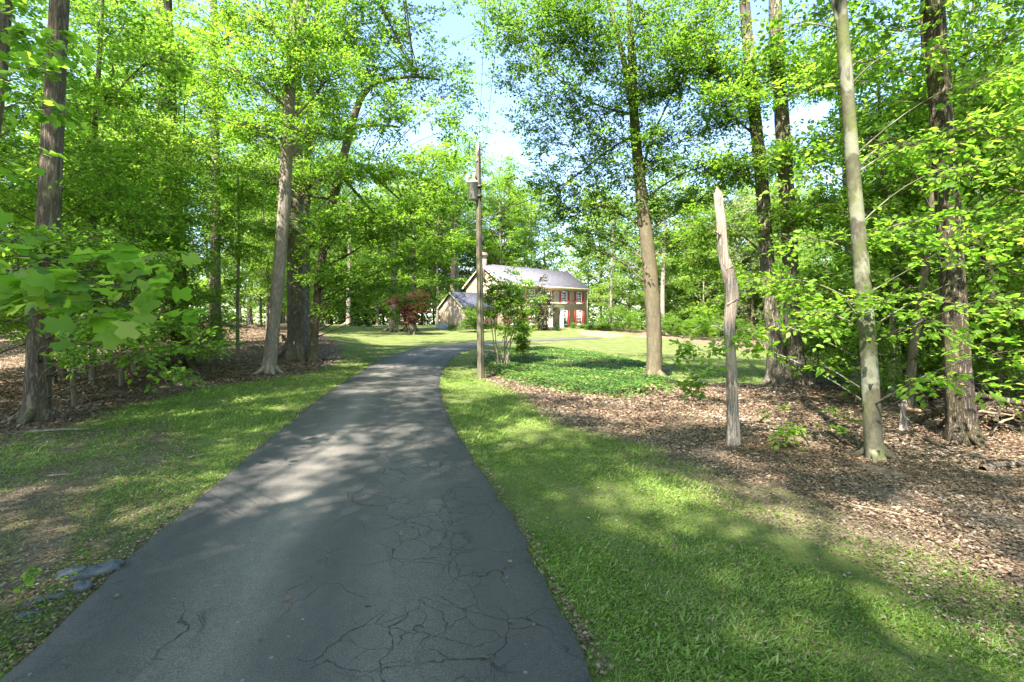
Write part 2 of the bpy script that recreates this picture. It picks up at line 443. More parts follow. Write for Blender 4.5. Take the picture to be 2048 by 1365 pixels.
# driveway
def road_material():
    t = NT('driveway_asphalt')
    v = t.obj(); uv = t.node('ShaderNodeUVMap'); uv.uv_map = 'UVMap'
    sp = t.node('ShaderNodeSeparateXYZ'); t.link(uv.outputs[0], sp.inputs[0]); u = sp.outputs[0]
    mp = t.node('ShaderNodeMapping'); mp.inputs['Scale'].default_value = (2.6, .16, 1); t.link(uv.outputs[0], mp.inputs[0])
    tr = t.noise(mp.outputs[0], 1.4, 5, .6)
    nb = t.noise(v, 1.0, 5); nf = t.noise(v, 130, 3, .8); nm = t.noise(v, 14, 5, .65)
    # worn wheel tracks across the width
    wu = t.math('ADD', u, t.math('MULTIPLY', t.math('SUBTRACT', nb, .5), .16))
    track = t.ramp(wu, [(0, .0), (.12, .12), (.24, .6), (.36, 1), (.45, .35), (.53, .2), (.62, .6), (.72, .55), (.84, .10), (1, 0)])
    tk = t.math('MULTIPLY', track, t.ramp(tr, [(.3, .35), (.7, 1)]))
    base = t.mix(tk, (.072, .068, .064), (.225, .200, .170))
    base = t.mix(t.ramp(nm, [(.3, 0), (.7, 1)]), t.mix(1.0, base, (.82, .82, .84), 'MULTIPLY'), base)
    base = t.mix(t.ramp(nf, [(.35, 0), (.65, 1)]), t.mix(1.0, base, (.45, .45, .45), 'MULTIPLY'), t.mix(1.0, base, (1.4, 1.4, 1.38), 'MULTIPLY'))
    # pale flecks
    vo = t.node('ShaderNodeTexVoronoi'); vo.inputs['Scale'].default_value = 7.0; vo.inputs['Randomness'].default_value = 1; t.link(v, vo.inputs['Vector'])
    fle = t.math('MULTIPLY', t.math('LESS_THAN', vo.outputs['Distance'], .07), t.math('GREATER_THAN', t.noise(v, 3.3, 2), .5))
    base = t.mix(t.math('MULTIPLY', fle, .5), base, (.30, .29, .27))
    # cracks: warped cells, strongest along the right third
    wn_ = t.node('ShaderNodeTexNoise'); wn_.inputs['Scale'].default_value = 3.2; wn_.inputs['Detail'].default_value = 5; t.link(v, wn_.inputs['Vector'])
    warp = t.node('ShaderNodeVectorMath', operation='MULTIPLY_ADD')
    t.link(wn_.outputs['Color'], warp.inputs[0]); warp.inputs[1].default_value = (.38, .38, 0); t.link(v, warp.inputs[2])
    def cracks(scale, th):
        vc = t.node('ShaderNodeTexVoronoi', feature='DISTANCE_TO_EDGE'); vc.inputs['Scale'].default_value = scale
        t.link(warp.outputs[0], vc.inputs['Vector'])
        return t.ramp(vc.outputs['Distance'], [(0, 1), (th*.5, 1), (th, 0)])
    c1 = cracks(2.2, .0075); c2 = cracks(5.0, .016)
    band = t.ramp(t.math('ADD', u, t.math('MULTIPLY', t.math('SUBTRACT', t.noise(v, .8, 3), .5), .5)), [(.0, .5), (.18, .1), (.45, .0), (.55, .9), (.85, 1), (1, .9)])
    band2 = t.ramp(t.math('ADD', u, t.math('MULTIPLY', t.math('SUBTRACT', t.noise(v, .5, 3), .5), .7)), [(.52, 0), (.66, 1), (.84, 1), (.95, 0)])
    left = t.ramp(u, [(.08, 0), (.16, .8), (.26, .8), (.34, 0)])
    lm = t.math('MULTIPLY', left, t.ramp(t.noise(v, .35, 2), [(.5, 0), (.56, 1)]))
    part = t.ramp(t.noise(v, 1.4, 3), [(.40, 0), (.50, 1)])
    cm = t.math('MAXIMUM', t.math('MULTIPLY', c1, t.math('MAXIMUM', band, lm)), t.math('MULTIPLY', c2, t.math('MULTIPLY', band2, .8)))
    cm = t.math('MULTIPLY', cm, t.math('ADD', t.math('MULTIPLY', part, .85), .05))
    col = t.mix(cm, base, (.012, .014, .014))
    h = t.math('SUBTRACT', t.math('MULTIPLY', nf, .35), t.math('MULTIPLY', cm, 1.0))
    t.bump(h, .8, .014)
    return t.fin(col, .72, .35)
M['asphalt'] = road_material()
NU = 22
us = np.linspace(0, 1, NU)
sv = np.r_[0, np.cumsum(np.hypot(*np.diff((RL+RR)/2, axis=0).T))]
rag = lambda s, k: .009*np.sin(s*2.1+k) + .010*np.sin(s*4.7+2*k) + .012*np.sin(s*9.9+k*3) + .008*np.sin(s*21+k)
aL, aR = rag(sv, 1.0), rag(sv, 4.0)
wd = np.hypot(*(RR-RL).T)
verts = []; uvs = []
for j, u in enumerate(us):
    uu = u + (1-u)*aL/wd*.6 + u*aR/wd*1.3
    xy = RL*(1-uu)[:, None] + RR*uu[:, None]
    z = H(xy[:, 0], xy[:, 1]) + .018 + .012*math.sin(math.pi*u)
    verts.append(np.c_[xy, z]); uvs.append(np.c_[np.full(NR, u), sv])
skL = verts[0].copy(); skL[:, 2] -= .07; skR = verts[-1].copy(); skR[:, 2] -= .07
allv = [skL] + verts + [skR]; alluv = [uvs[0]] + uvs + [uvs[-1]]
RVs = np.stack(allv, 1).reshape(-1, 3); RUV = np.stack(alluv, 1).reshape(-1, 2)
K = NU + 2
ri = (np.arange(NR-1)[:, None]*K + np.arange(K-1)[None, :]).ravel()
rf = np.c_[ri, ri+1, ri+K+1, ri+K]
driveway = mesh_np('driveway', RVs, rf, M['asphalt'], smooth=False)
uvl = driveway.data.uv_layers.new(name='UVMap')
uvl.data.foreach_set('uv', RUV[rf.reshape(-1)].astype(np.float32).ravel())
tag(driveway, kind='structure')
# ------------------------------------------------------------------ house
def brick_mat(name, c1, c2, mortar, wdt=.22, hgt=.075):
    t = NT(name)
    tc = t.node('ShaderNodeTexCoord')
    sp = t.node('ShaderNodeSeparateXYZ'); t.link(tc.outputs['Object'], sp.inputs[0])
    cb = t.node('ShaderNodeCombineXYZ')
    t.link(t.math('ADD', sp.outputs[0], sp.outputs[1]), cb.inputs[0]); t.link(sp.outputs[2], cb.inputs[1])
    br = t.node('ShaderNodeTexBrick'); t.link(cb.outputs[0], br.inputs['Vector'])
    br.inputs['Color1'].default_value = (*c1, 1); br.inputs['Color2'].default_value = (*c2, 1); br.inputs['Mortar'].default_value = (*mortar, 1)
    br.inputs['Scale'].default_value = 1; br.inputs['Brick Width'].default_value = wdt; br.inputs['Row Height'].default_value = hgt
    br.inputs['Mortar Size'].default_value = .008
    n = t.noise(t.obj(), 2.2, 5)
    c = t.mix(t.ramp(n, [(.3, 0), (.7, 1)]), t.mix(1.0, br.outputs[0], (.84, .83, .82), 'MULTIPLY'), br.outputs[0])
    t.bump(br.outputs['Fac'], -.3, .006)
    return t.fin(c, .9, .1)
M['brick'] = brick_mat('tan_brick', (.42, .31, .23), (.33, .235, .175), (.44, .37, .30))
def roof_mat(name, c):
    t = NT(name)
    br = t.node('ShaderNodeTexBrick'); t.link(t.obj(), br.inputs['Vector'])
    br.inputs['Color1'].default_value = (*c, 1); br.inputs['Color2'].default_value = (*[q*.74 for q in c], 1)
    br.inputs['Mortar'].default_value = (*[q*.45 for q in c], 1); br.inputs['Scale'].default_value = 1
    br.inputs['Brick Width'].default_value = .3; br.inputs['Row Height'].default_value = .14; br.inputs['Mortar Size'].default_value = .008
    n = t.noise(t.obj(), 3, 6); cc = t.mix(t.ramp(n, [(.3, 0), (.7, 1)]), t.mix(1.0, br.outputs[0], (.8, .8, .8), 'MULTIPLY'), br.outputs[0])
    return t.fin(cc, .9, .15)
M['roof'] = roof_mat('grey_shingle', (.175, .165, .19))
M['roof_dark'] = roof_mat('slate_shingle', (.085, .088, .12))
M['trim'] = plain('cream_trim', (.66, .58, .38), .5, .3, var=.05)
M['white'] = plain('white_paint', (.78, .77, .74), .45, .4, var=.04)
M['shutter'] = plain('red_shutter_paint', (.36, .050, .035), .55, .3, var=.12)
M['glass'] = plain('window_glass', (.035, .045, .055), .08, .8, var=.2, scale=2)
M['door_red'] = plain('door_paint', (.42, .34, .20), .5, .3)
M['curtain'] = plain('curtain', (.5, .5, .48), .8, .1)
M['step'] = plain('brick_step', (.30, .15, .11), .9, .1, var=.25, scale=14)
M['metal_dark'] = plain('dark_metal', (.05, .05, .05), .5, .5)
M['galv'] = plain('galvanised_metal', (.42, .44, .46), .45, .5, .4, var=.1)
HZ = 1.30
house = empty('brick_house', (-1.14, 58.0, HZ), R(38.5), 'two storey tan brick house with red shutters and grey shingle roof', 'house')
HL, HD, HE, HR = 14.8, 8.0, 5.5, 8.0
def gable_body(L, D, E, Rg, mat, parent, name='wall', x0=0, y0=0, base=-1.2):
    m = MB()
    v = [(x0,y0,base),(x0+L,y0,base),(x0+L,y0+D,base),(x0,y0+D,base),(x0,y0,E),(x0+L,y0,E),(x0+L,y0+D,E),(x0,y0+D,E),(x0,y0+D/2,Rg),(x0+L,y0+D/2,Rg)]
    m.add(v, [[0,1,5,4],[2,3,7,6],[3,0,4,8,7],[1,2,6,9,5],[4,5,9,8],[6,7,8,9],[3,2,1,0]])
    return m.build(name, mat, parent)
def gable_roof(L, D, E, Rg, mat, parent, x0=0, y0=0, ov=.35, rk=.28, th=.16, name='roof'):
    m = MB(); sl = (Rg-E)/(D/2)
    for s in (0, 1):
        ye = y0-ov if s == 0 else y0+D+ov
        ze = E-ov*sl+.03; zr = Rg+.03; yr = y0+D/2
        a, b = x0-rk, x0+L+rk
        v = [(a,ye,ze),(b,ye,ze),(b,yr,zr),(a,yr,zr)]
        v += [(p[0],p[1],p[2]+th) for p in v]
        m.add(v, [[0,1,2,3],[4,5,6,7],[0,1,5,4],[1,2,6,5],[2,3,7,6],[3,0,4,7]])
    return m.build(name, mat, parent)
gable_body(HL, HD, HE, HR, M['brick'], house)
rf_ = gable_roof(HL, HD, HE, HR, M['roof'], house)
# trim: fascia, gutter, rake boards, frieze
m = MB(); m.box(-.30, HL+.30, -.50, -.36, HE-.30, HE-.10); m.box(-.02, HL+.02, -.05, -.003, HE-.42, HE-.12); m.box(-.25, HL+.25, -.36, -.05, HE-.27, HE-.22)
m.build('eave_trim', M['trim'], house)
for xx in (-.34, HL+.30):
    m = MB()
    for s in (0, 1):
        ye = -.38 if s == 0 else HD+.38; ze = HE-.20
        y2 = HD/2; z2 = HR+.06
        v = [(xx,ye,ze-.14),(xx,y2,z2-.14),(xx,y2,z2+.12),(xx,ye,ze+.12)]
        v += [(xx+.04,)+p[1:] for p in v]
        m.add(v, [[0,1,2,3],[7,6,5,4],[0,1,5,4],[1,2,6,5],[2,3,7,6],[3,0,4,7]])
    m.build('rake_board', M['trim'], house)
m = MB(); m.tube([(HL-.1,-.42,HE-.3),(HL-.06,-.10,HE-.6),(HL-.06,-.07,.1)], .05, 8); m.build('downspout', M['white'], house)
m = MB(); m.tube([(.1,-.42,HE-.3),(.06,-.10,HE-.6),(.06,-.07,.1)], .05, 8); m.build('downspout', M['white'], house)
# chimney on the near gable
m = MB(); cyy = HD/2
m.box(-.62, .25, cyy-.75, cyy+.75, -1.2, 5.2)
m.add([(-.62,cyy-.75,5.2),(.25,cyy-.75,5.2),(.25,cyy+.75,5.2),(-.62,cyy+.75,5.2),(-.62,cyy-.42,6.0),(.25,cyy-.42,6.0),(.25,cyy+.42,6.0),(-.62,cyy+.42,6.0)], [[0,1,5,4],[1,2,6,5],[2,3,7,6],[3,0,4,7]])
m.box(-.62, .25, cyy-.42, cyy+.42, 6.0, 9.0)
m.box(-.68, .31, cyy-.48, cyy+.48, 9.0, 9.12); m.box(-.74, .37, cyy-.54, cyy+.54, 9.12, 9.38); m.box(-.66, .29, cyy-.46, cyy+.46, 9.38, 9.55)
ch = m.build('chimney', M['brick'], house)
m = MB(); m.lathe(-.18, cyy, [(.14,9.55),(.14,9.72),(.22,9.72),(.22,9.78),(.10,9.84)], 14); m.build('chimney_cap', M['metal_dark'], ch)

def window(cx, z0, w, h, parent, y=0.0, shut=True):
    fr = MB(); f = .07
    fr.box(cx-w/2-f, cx-w/2, y-.06, y+.02, z0-f, z0+h+f); fr.box(cx+w/2, cx+w/2+f, y-.06, y+.02, z0-f, z0+h+f)
    fr.box(cx-w/2, cx+w/2, y-.06, y+.02, z0+h, z0+h+f); fr.box(cx-w/2, cx+w/2, y-.06, y+.02, z0-f, z0)
    fr.box(cx-w/2, cx+w/2, y-.050, y-.012, z0+h/2-.03, z0+h/2+.03)
    for k in (1, 2): fr.box(cx-w/2+w*k/3-.014, cx-w/2+w*k/3+.014, y-.042, y-.016, z0, z0+h)
    for k in (1, 3): fr.box(cx-w/2, cx+w/2, y-.040, y-.018, z0+h*k/4-.014, z0+h*k/4+.014)
    wn = fr.build('window', M['white'], parent)
    p = MB(); p.box(cx-w/2+.002, cx+w/2-.002, y-.014, y-.006, z0+.002, z0+h-.002); p.build('pane', M['glass'], wn)
    s = MB(); s.box(cx-w/2-.12, cx+w/2+.12, y-.11, y-.002, z0-f-.08, z0-f-.002); s.build('sill', M['white'], wn)
    if shut:
        for sg in (-1, 1):
            b = MB(); x0 = cx+sg*(w/2+f+.03); x1 = x0+sg*.40; a0, a1 = min(x0, x1), max(x0, x1)
            b.box(a0, a0+.05, y-.075, y-.03, z0-f, z0+h+f); b.box(a1-.05, a1, y-.075, y-.03, z0-f, z0+h+f)
            for zz in (z0-f, z0+h*.5-.03, z0+h+f-.06): b.box(a0+.05, a1-.05, y-.074, y-.032, zz, zz+.06)
            nsl = 18
            for k in range(nsl):
                zz = z0-f+.06+(h+2*f-.12)*k/nsl
                b.add([(a0+.05,y-.068,zz),(a1-.05,y-.068,zz),(a1-.05,y-.036,zz+.06),(a0+.05,y-.036,zz+.06)], [[0,1,2,3]])
            b.build('shutter', M['shutter'], parent)
for i, cx in enumerate((1.6, 4.6, 7.5, 10.35, 13.2)):
    window(cx, 3.45, .86, 1.35, house)
    if i != 2: window(cx, .55, .86, 1.75, house)
# door and portico
dr = MB(); dr.box(7.05, 7.95, -.06, -.005, .12, 2.25)
for a, b in ((7.12, 7.46), (7.54, 7.88)):
    for z0, z1 in ((.3, .9), (1.0, 1.6), (1.7, 2.1)): dr.box(a, b, -.085, -.058, z0, z1)
d_ = dr.build('door', M['door_red'], house)
MB().tube([(7.86,-.11,1.12),(7.86,-.11,1.2)], .03, 8).build('handle', M['galv'], d_)
df = MB(); df.box(6.75, 7.03, -.07, -.002, .1, 2.5); df.box(7.97, 8.25, -.07, -.002, .1, 2.5); df.box(7.03, 7.97, -.07, -.002, 2.27, 2.6); df.build('door_frame', M['white'], house)
pt = MB(); pt.box(6.1, 8.9, -1.75, -.004, 3.05, 3.12); pt.box(6.2, 8.8, -1.65, -.006, 2.68, 3.05); pt.box(6.0, 9.0, -1.85, -.008, 3.12, 3.22)
pr = pt.build('portico_roof', M['trim'], house)
for cx in (6.35, 6.72, 8.28, 8.65):
    c_ = MB(); c_.box(cx-.14, cx+.14, -1.60, -1.32, .12, .22); c_.lathe(cx, -1.46, [(.12,.22),(.11,.3),(.10,2.5),(.12,2.6)], 16); c_.box(cx-.14, cx+.14, -1.60, -1.32, 2.6, 2.68)
    c_.build('column', M['white'], house)
st = MB(); st.box(6.0, 9.0, -1.9, -.01, -.8, .12); st.box(6.4, 8.6, -2.25, -1.9, -.8, -.03); st.build('front_step', M['step'], house)
lm = MB(); lm.box(7.42, 7.58, -.98, -.82, 2.3, 2.5); lm.tube([(7.5,-.9,2.5),(7.5,-.9,2.68)], .012, 6); lm.build('porch_lantern', M['metal_dark'], house)
# side wing
WL, WD, WE, WR = 5.0, 5.2, 2.65, 4.25
gable_body(WL, WD, WE, WR, M['brick'], house, 'wing_wall', -WL-.002, 1.0)
gable_roof(WL-.3, WD, WE, WR, M['roof_dark'], house, -WL, 1.0, ov=.3, rk=.2, th=.12, name='wing_roof')
m = MB()
for s in (0, 1):
    ye = .72 if s == 0 else 6.48; ze = WE-.16; y2 = 1+WD/2; z2 = WR+.05
    xx = -WL-.25
    v = [(xx,ye,ze-.10),(xx,y2,z2-.10),(xx,y2,z2+.09),(xx,ye,ze+.09)]; v += [(xx+.04,)+p[1:] for p in v]
    m.add(v, [[0,1,2,3],[7,6,5,4],[0,1,5,4],[1,2,6,5],[2,3,7,6],[3,0,4,7]])
m.build('wing_rake_board', M['trim'], house)
window(-2.4, .75, .8, 1.3, house, y=1.0)

# outdoor cooling unit beside the wing
a = G(883, 659); ac = empty('cooling_unit', (a[0], a[1], a[2]-.05), R(20), 'pale grey outdoor cooling unit on the lawn beside the garage wing', 'air conditioner')
m = MB(); m.box(-.62, .62, -.4, .4, .0, .62); m.box(-.65, .65, -.43, .43, .62, .68); m.build('cabinet', plain('cabinet_grey', (.42, .46, .50), .5), ac)
m = MB()
for k in range(9): m.box(-.56, .56, -.425, -.402, .08+k*.058, .10+k*.058)
m.build('grille', M['galv'], ac)

# ------------------------------------------------------------------ utility pole
PB = G(962, 757)
pd = 17.5
pole = empty('utility_pole', tuple(PB), 0, 'weathered wooden utility pole with grey transformer beside the driveway bend', 'utility pole')
def PL(px, py, D=None):
    q = P(px, py, D or PB[1]); return q - PB
topz = PL(956, 288)
m = MB(); pts = [(0,0,-.4)]+[tuple(topz*k/12) for k in range(0, 13)]
m.tube(pts, [.135]+[.135-.045*k/12 for k in range(13)], 20)
m.build('pole_shaft', M['pole_wood'], pole, smooth=False)
kx = PL(948, 402); kz = kx[2]; tx = kx[0]; ty = -.12
gr = plain('transformer_grey', (.36, .33, .31), .55, .4, var=.1, bump=.1)
m = MB(); r = .165; zt = PL(948, 366)[2]
m.lathe(tx-.02, ty, [(r*.9,kz),(r,kz+.02),(r,zt-.06),(r*1.06,zt-.055),(r*1.06,zt-.02),(r*.9,zt+.03),(r*.3,zt+.06)], 26)
tf = m.build('transformer', gr, pole, smooth=False)
for dx in (-.22, .02):
    m = MB(); zb = zt+(-.02 if dx < -.1 else .04)
    m.lathe(tx+dx, ty-.03, [(.022,zb-.05),(.035,zb),(.05,zb+.03),(.03,zb+.05),(.055,zb+.07),(.055,zb+.24),(.045,zb+.26),(.02,zb+.28)], 14)
    m.build('bushing', plain('porcelain', (.55, .47, .43), .3, .5), tf)
MB().tube([(tx-.2,ty-.03,zt-.0),(tx-.02,ty,zt-.05)], .012, 6).build('bushing_lead', M['metal_dark'], tf)
for zz in (zt-.2, kz+.1): MB().box(tx+.10, .06, -.17, -.06, zz, zz+.08).build('bracket', M['metal_dark'], tf)
m = MB()   # stencilled marks on the tank
def seg(a0, z0, a1, z1, w=.012):
    q = []
    for (a_, z_) in ((a0, z0), (a1, z1)):
        q.append((tx-.02+math.sin(a_)*(r+.003), ty-math.cos(a_)*(r+.003), z_))
    p0, p1 = np.array(q[0]), np.array(q[1]); d = p1-p0; n_ = np.array([-d[2], 0, d[0]]); n_ /= np.linalg.norm(n_)+1e-9
    m.add([p0-n_*w, p1-n_*w, p1+n_*w, p0+n_*w], [[0,1,2,3]])
for zc in (zt-.24, zt-.50):
    for (a0, z0, a1, z1) in ((-.55,.05,-.45,.08),(-.45,.08,-.2,-.02),(-.4,.06,-.38,-.1),(-.2,.10,-.18,-.12),(-.38,-.04,-.18,-.04)): seg(a0, zc+z0, a1, zc+z1)
seg(.1, zt-.12, .5, zt-.28, .016); seg(.25, zt-.50, .55, zt-.62, .014)
m.build('stencil_mark', M['metal_dark'], tf)
m = MB(); th = topz[2]
m.tube([(.04,-.14,.0),(.02+topz[0]*.5,-.13,th*.5),(.03+topz[0],-.12,th*.99)], .009, 5)
m.build('ground_wire', M['metal_dark'], pole)
m = MB(); m.box(topz[0]-.01, topz[0]+.03, -.12, -.09, th-.45, th-.02); m.build('top_pin', M['galv'], pole)
m = MB(); q = PL(966, 480); m.box(q[0]-.03, q[0]+.05, -.16, -.05, q[2]-.2, q[2]+.1); m.build('cable_guard', M['metal_dark'], pole)
m = MB(); q = PL(954, 323); m.box(q[0]-.03, q[0]+.03, -.112, -.10, q[2]-.04, q[2]+.04); m.build('number_tag', M['galv'], pole)
# wires leave the pole top towards the road behind the camera
def wire(name, a, b, sag, label, r=.006):
    a, b = np.array(a), np.array(b); pts = []
    for k in range(33):
        t_ = k/32; p = a*(1-t_)+b*t_; p[2] -= sag*4*t_*(1-t_); pts.append(p)
    o = MB().tube(pts, r, 5).build(name, M['metal_dark']); tag(o, label, 'wire'); return o
w0 = PB + topz
wire('power_line', w0+[.02,0,0], P(1000, -650, 7.0), .25, 'thin dark power line running up from the top of the utility pole')
wire('neutral_line', PB+PL(962,372), P(1085, -900, 6.0), .35, 'lower thin line running up from the transformer bracket on the pole')
wire('service_drop', PB+PL(964,470)+[0,.1,0], np.array([-5.2,58.2,HZ+4.3]), .9, 'dark service cable sagging from the pole back to the house', .007)

# ------------------------------------------------------------------ vegetation tools
def norm(v): return v/(np.linalg.norm(v, axis=-1, keepdims=True)+1e-9)
SHAPES = {
 'blade2': (np.array([(0,.07,0),(.55,.06,.10),(1,0,.0),(.3,-.08,.06)]), [(0,3,2,1)]),
 'rhomb': (np.array([(0,0,0),(.45,.30,.07),(1,0,-.06),(.45,-.30,.07)]), [(0,3,2,1)]),
 'oval': (np.array([(0,0,0),(.22,.24,.05),(.55,.30,.06),(1,0,-.10),(.55,-.30,.06),(.22,-.24,.05)]), [(0,3,2,1),(0,5,4,3)]),
 'tulip': (np.array([(0,0,0),(.0,.24,.04),(.16,.58,.10),(.40,.27,.05),(.72,.50,.0),(.98,.24,-.10),(.86,0,-.03),(.98,-.24,-.10),(.72,-.50,.0),(.40,-.27,.05),(.16,-.58,.10),(.0,-.24,.04)]),
           [(0,6,5,4,3),(0,3,2,1),(0,9,8,7,6),(0,11,10,9)]),
 'blade': (np.array([(0,.06,0),(.5,.045,.10),(1,0,.42),(.5,-.045,.10),(0,-.06,0)]), [(0,1,3,4),(1,2,3)]),
}
def leaf_obj(name, Pt, A, Nn, S, rnd, mat, parent=None, shape='rhomb'):
    V0, F0 = SHAPES[shape]
    A = norm(A); Sd = norm(np.cross(Nn, A)); Nn = np.cross(A, Sd)
    n, k = len(Pt), len(V0)
    V = Pt[:, None, :] + S[:, None, None]*(V0[None, :, 0:1]*A[:, None] + V0[None, :, 1:2]*Sd[:, None] + V0[None, :, 2:3]*Nn[:, None])
    base = np.arange(n, dtype=np.int32)*k
    rr = np.repeat(rnd, k)
    sizes = {len(f) for f in F0}
    if len(sizes) == 1:
        F = np.stack([base[:, None]+np.array(f)[None, :] for f in F0], 1).reshape(-1, len(F0[0]))
    else:
        F = [[int(b)+i for i in f] for b in base for f in F0]
    return mesh_np(name, V.reshape(-1, 3), F, mat, parent, attrs={'rnd': rr})

def sprays(pos, out, nl, L, W, leaf, g, tilt=.35, droop=.25):
    """leafy shoots: pos (n,3), out (n,3) outward directions -> leaf arrays"""
    n = len(pos)
    o = norm(out*[1, 1, .45] + g.normal(size=(n, 3))*.28)
    o[:, 2] -= droop*g.random(n); o = norm(o)
    up = norm(np.c_[g.normal(size=(n, 2))*tilt, np.ones(n)])
    s = norm(np.cross(up, o)); up = np.cross(o, s)
    u = g.random((n, nl)); side = np.where(g.random((n, nl)) < .5, -1, 1)
    v = side*(g.random((n, nl))*.75+.12)*(1.1-.75*u)
    Lk = L*(.6+.8*g.random((n, 1))); Wk = W*(.6+.8*g.random((n, 1)))
    p = pos[:, None] + (u*Lk)[..., None]*o[:, None] + (v*Wk)[..., None]*s[:, None] + (g.normal(size=(n, nl))*.035*L - .22*L*u*u*droop*2)[..., None]*up[:, None]
    ax = o[:, None]*(.55+.4*g.random((n, nl, 1))) + s[:, None]*(side[..., None]*.8) + g.normal(size=(n, nl, 3))*.25
    nn = up[:, None] + g.normal(size=(n, nl, 3))*.38
    S = leaf*(.6+.7*g.random((n, nl)))
    rnd = np.clip(np.repeat(g.random((n, 1)), nl, 1)*.55+g.random((n, nl))*.55, 0, 1)
    return p.reshape(-1, 3), ax.reshape(-1, 3), nn.reshape(-1, 3), S.ravel(), rnd.ravel(), o

def twigs_mesh(name, P0, P1, r0, r1, mat, parent, sag=.06, g=rng, nseg=3, wob=.07):
    """many thin bent branches at once"""
    P0, P1 = np.asarray(P0), np.asarray(P1); n = len(P0)
    if n == 0: return None
    d = P1-P0; L = np.linalg.norm(d, axis=1, keepdims=True)
    off = g.normal(size=(n, 3))*L*wob; off[:, 2] += (L*sag)[:, 0]
    dn = norm(d); a = norm(np.cross(dn, np.tile([.3, .2, .93], (n, 1)))); b = np.cross(dn, a)
    rings = []
    for k in range(nseg+1):
        t = k/nseg; c = P0+d*t+off*(4*t*(1-t))
        r = (np.asarray(r0)*(1-t)+np.asarray(r1)*t).reshape(-1, 1)
        rings.append(np.stack([c+r*(math.cos(q)*a+math.sin(q)*b) for q in (0, 2.094, 4.189)], 1))
    V = np.stack(rings, 1).reshape(-1, 3)   # n, nseg+1, 3
    F = []
    base = np.arange(n, dtype=np.int32)*(nseg+1)*3
    for k in range(nseg):
        for q in range(3):
            q2 = (q+1) % 3
            F.append(np.c_[base+k*3+q, base+k*3+q2, base+(k+1)*3+q2, base+(k+1)*3+q])
    return mesh_np(name, V, np.vstack(F), mat, parent, smooth=True)

def trunk_verts(pts, rad, g, n=22, flare=1.0, step=.22, rough=.035, lobes=5, base=True):
    pts = np.array(pts, float); rad = np.array(rad, float)
    # smooth resample
    s = np.r_[0, np.cumsum(np.linalg.norm(np.diff(pts, axis=0), axis=1))]
    m = max(6, int(s[-1]/step)); u = np.linspace(0, s[-1], m)
    if base: u = np.r_[np.linspace(0, min(.9, s[-1]*.3), 9)[:-1], u[u > min(.9, s[-1]*.3)]]
    m = len(u)
    q = np.stack([np.interp(u, s, pts[:, k]) for k in range(3)], 1)
    for _ in range(3): q[1:-1] = .25*q[:-2]+.5*q[1:-1]+.25*q[2:]
    r = np.interp(u, s, rad)
    d = norm(np.gradient(q, axis=0)); a = norm(np.cross(d, np.tile([0, 1, 0.01], (m, 1)))); b = np.cross(d, a)
    th = np.linspace(0, 2*math.pi, n, endpoint=False)
    ph = g.random(4)*6.28
    R_ = r[:, None]*(1+rough*np.sin(3*th[None]+ph[0]+u[:, None]*.7)+rough*.7*np.sin(5*th[None]+ph[1]-u[:, None]*1.3)+rough*.5*g.normal(size=(m, n)))
    if base:
        hgt = np.clip(u, 0, None)[:, None]; f = np.exp(-hgt/(.9*max(rad[0], .08)+.05))
        R_ = R_*(1+flare*f*(.55+.5*np.cos(lobes*th[None]+ph[2])*1.0+.25*np.cos(3*th[None]+ph[3])))
    V = q[:, None]+R_[..., None]*(np.cos(th)[None, :, None]*a[:, None]+np.sin(th)[None, :, None]*b[:, None])
    i = (np.arange(m-1)[:, None]*n+np.arange(n)[None]).ravel(); j = (np.arange(m-1)[:, None]*n+(np.arange(n)[None]+1) % n).ravel()
    F = np.c_[i, j, j+n, i+n]
    V = V.reshape(-1, 3)
    V = np.vstack([V, q[-1:]+d[-1:]*r[-1]*.3]); ce = len(V)-1
    cap = np.array([[(m-1)*n+k, (m-1)*n+(k+1) % n, ce, ce] for k in range(n)])
    return V, F, [[int(a_), int(b_), int(ce)] for a_, b_, ce, _ in cap], q, r

def build_trunk(name, paths, mat, parent, g, **kw):
    """paths: list of (pts, radii, is_base)"""
    Vs = []; Fs = []; off = 0; qs = []
    for pts, rad, isb in paths:
        k = dict(kw)
        if not isb: k['n'] = 10; k['flare'] = 0
        V, F, cap, q, r = trunk_verts(pts, rad, g, base=isb, **k)
        Vs.append(V); Fs += (F+off).tolist(); Fs += [[i+off for i in c] for c in cap]; off += len(V); qs.append((q, r))
    o = mesh_np(name, np.vstack(Vs), Fs, mat, parent, smooth=True)
    return o, qs

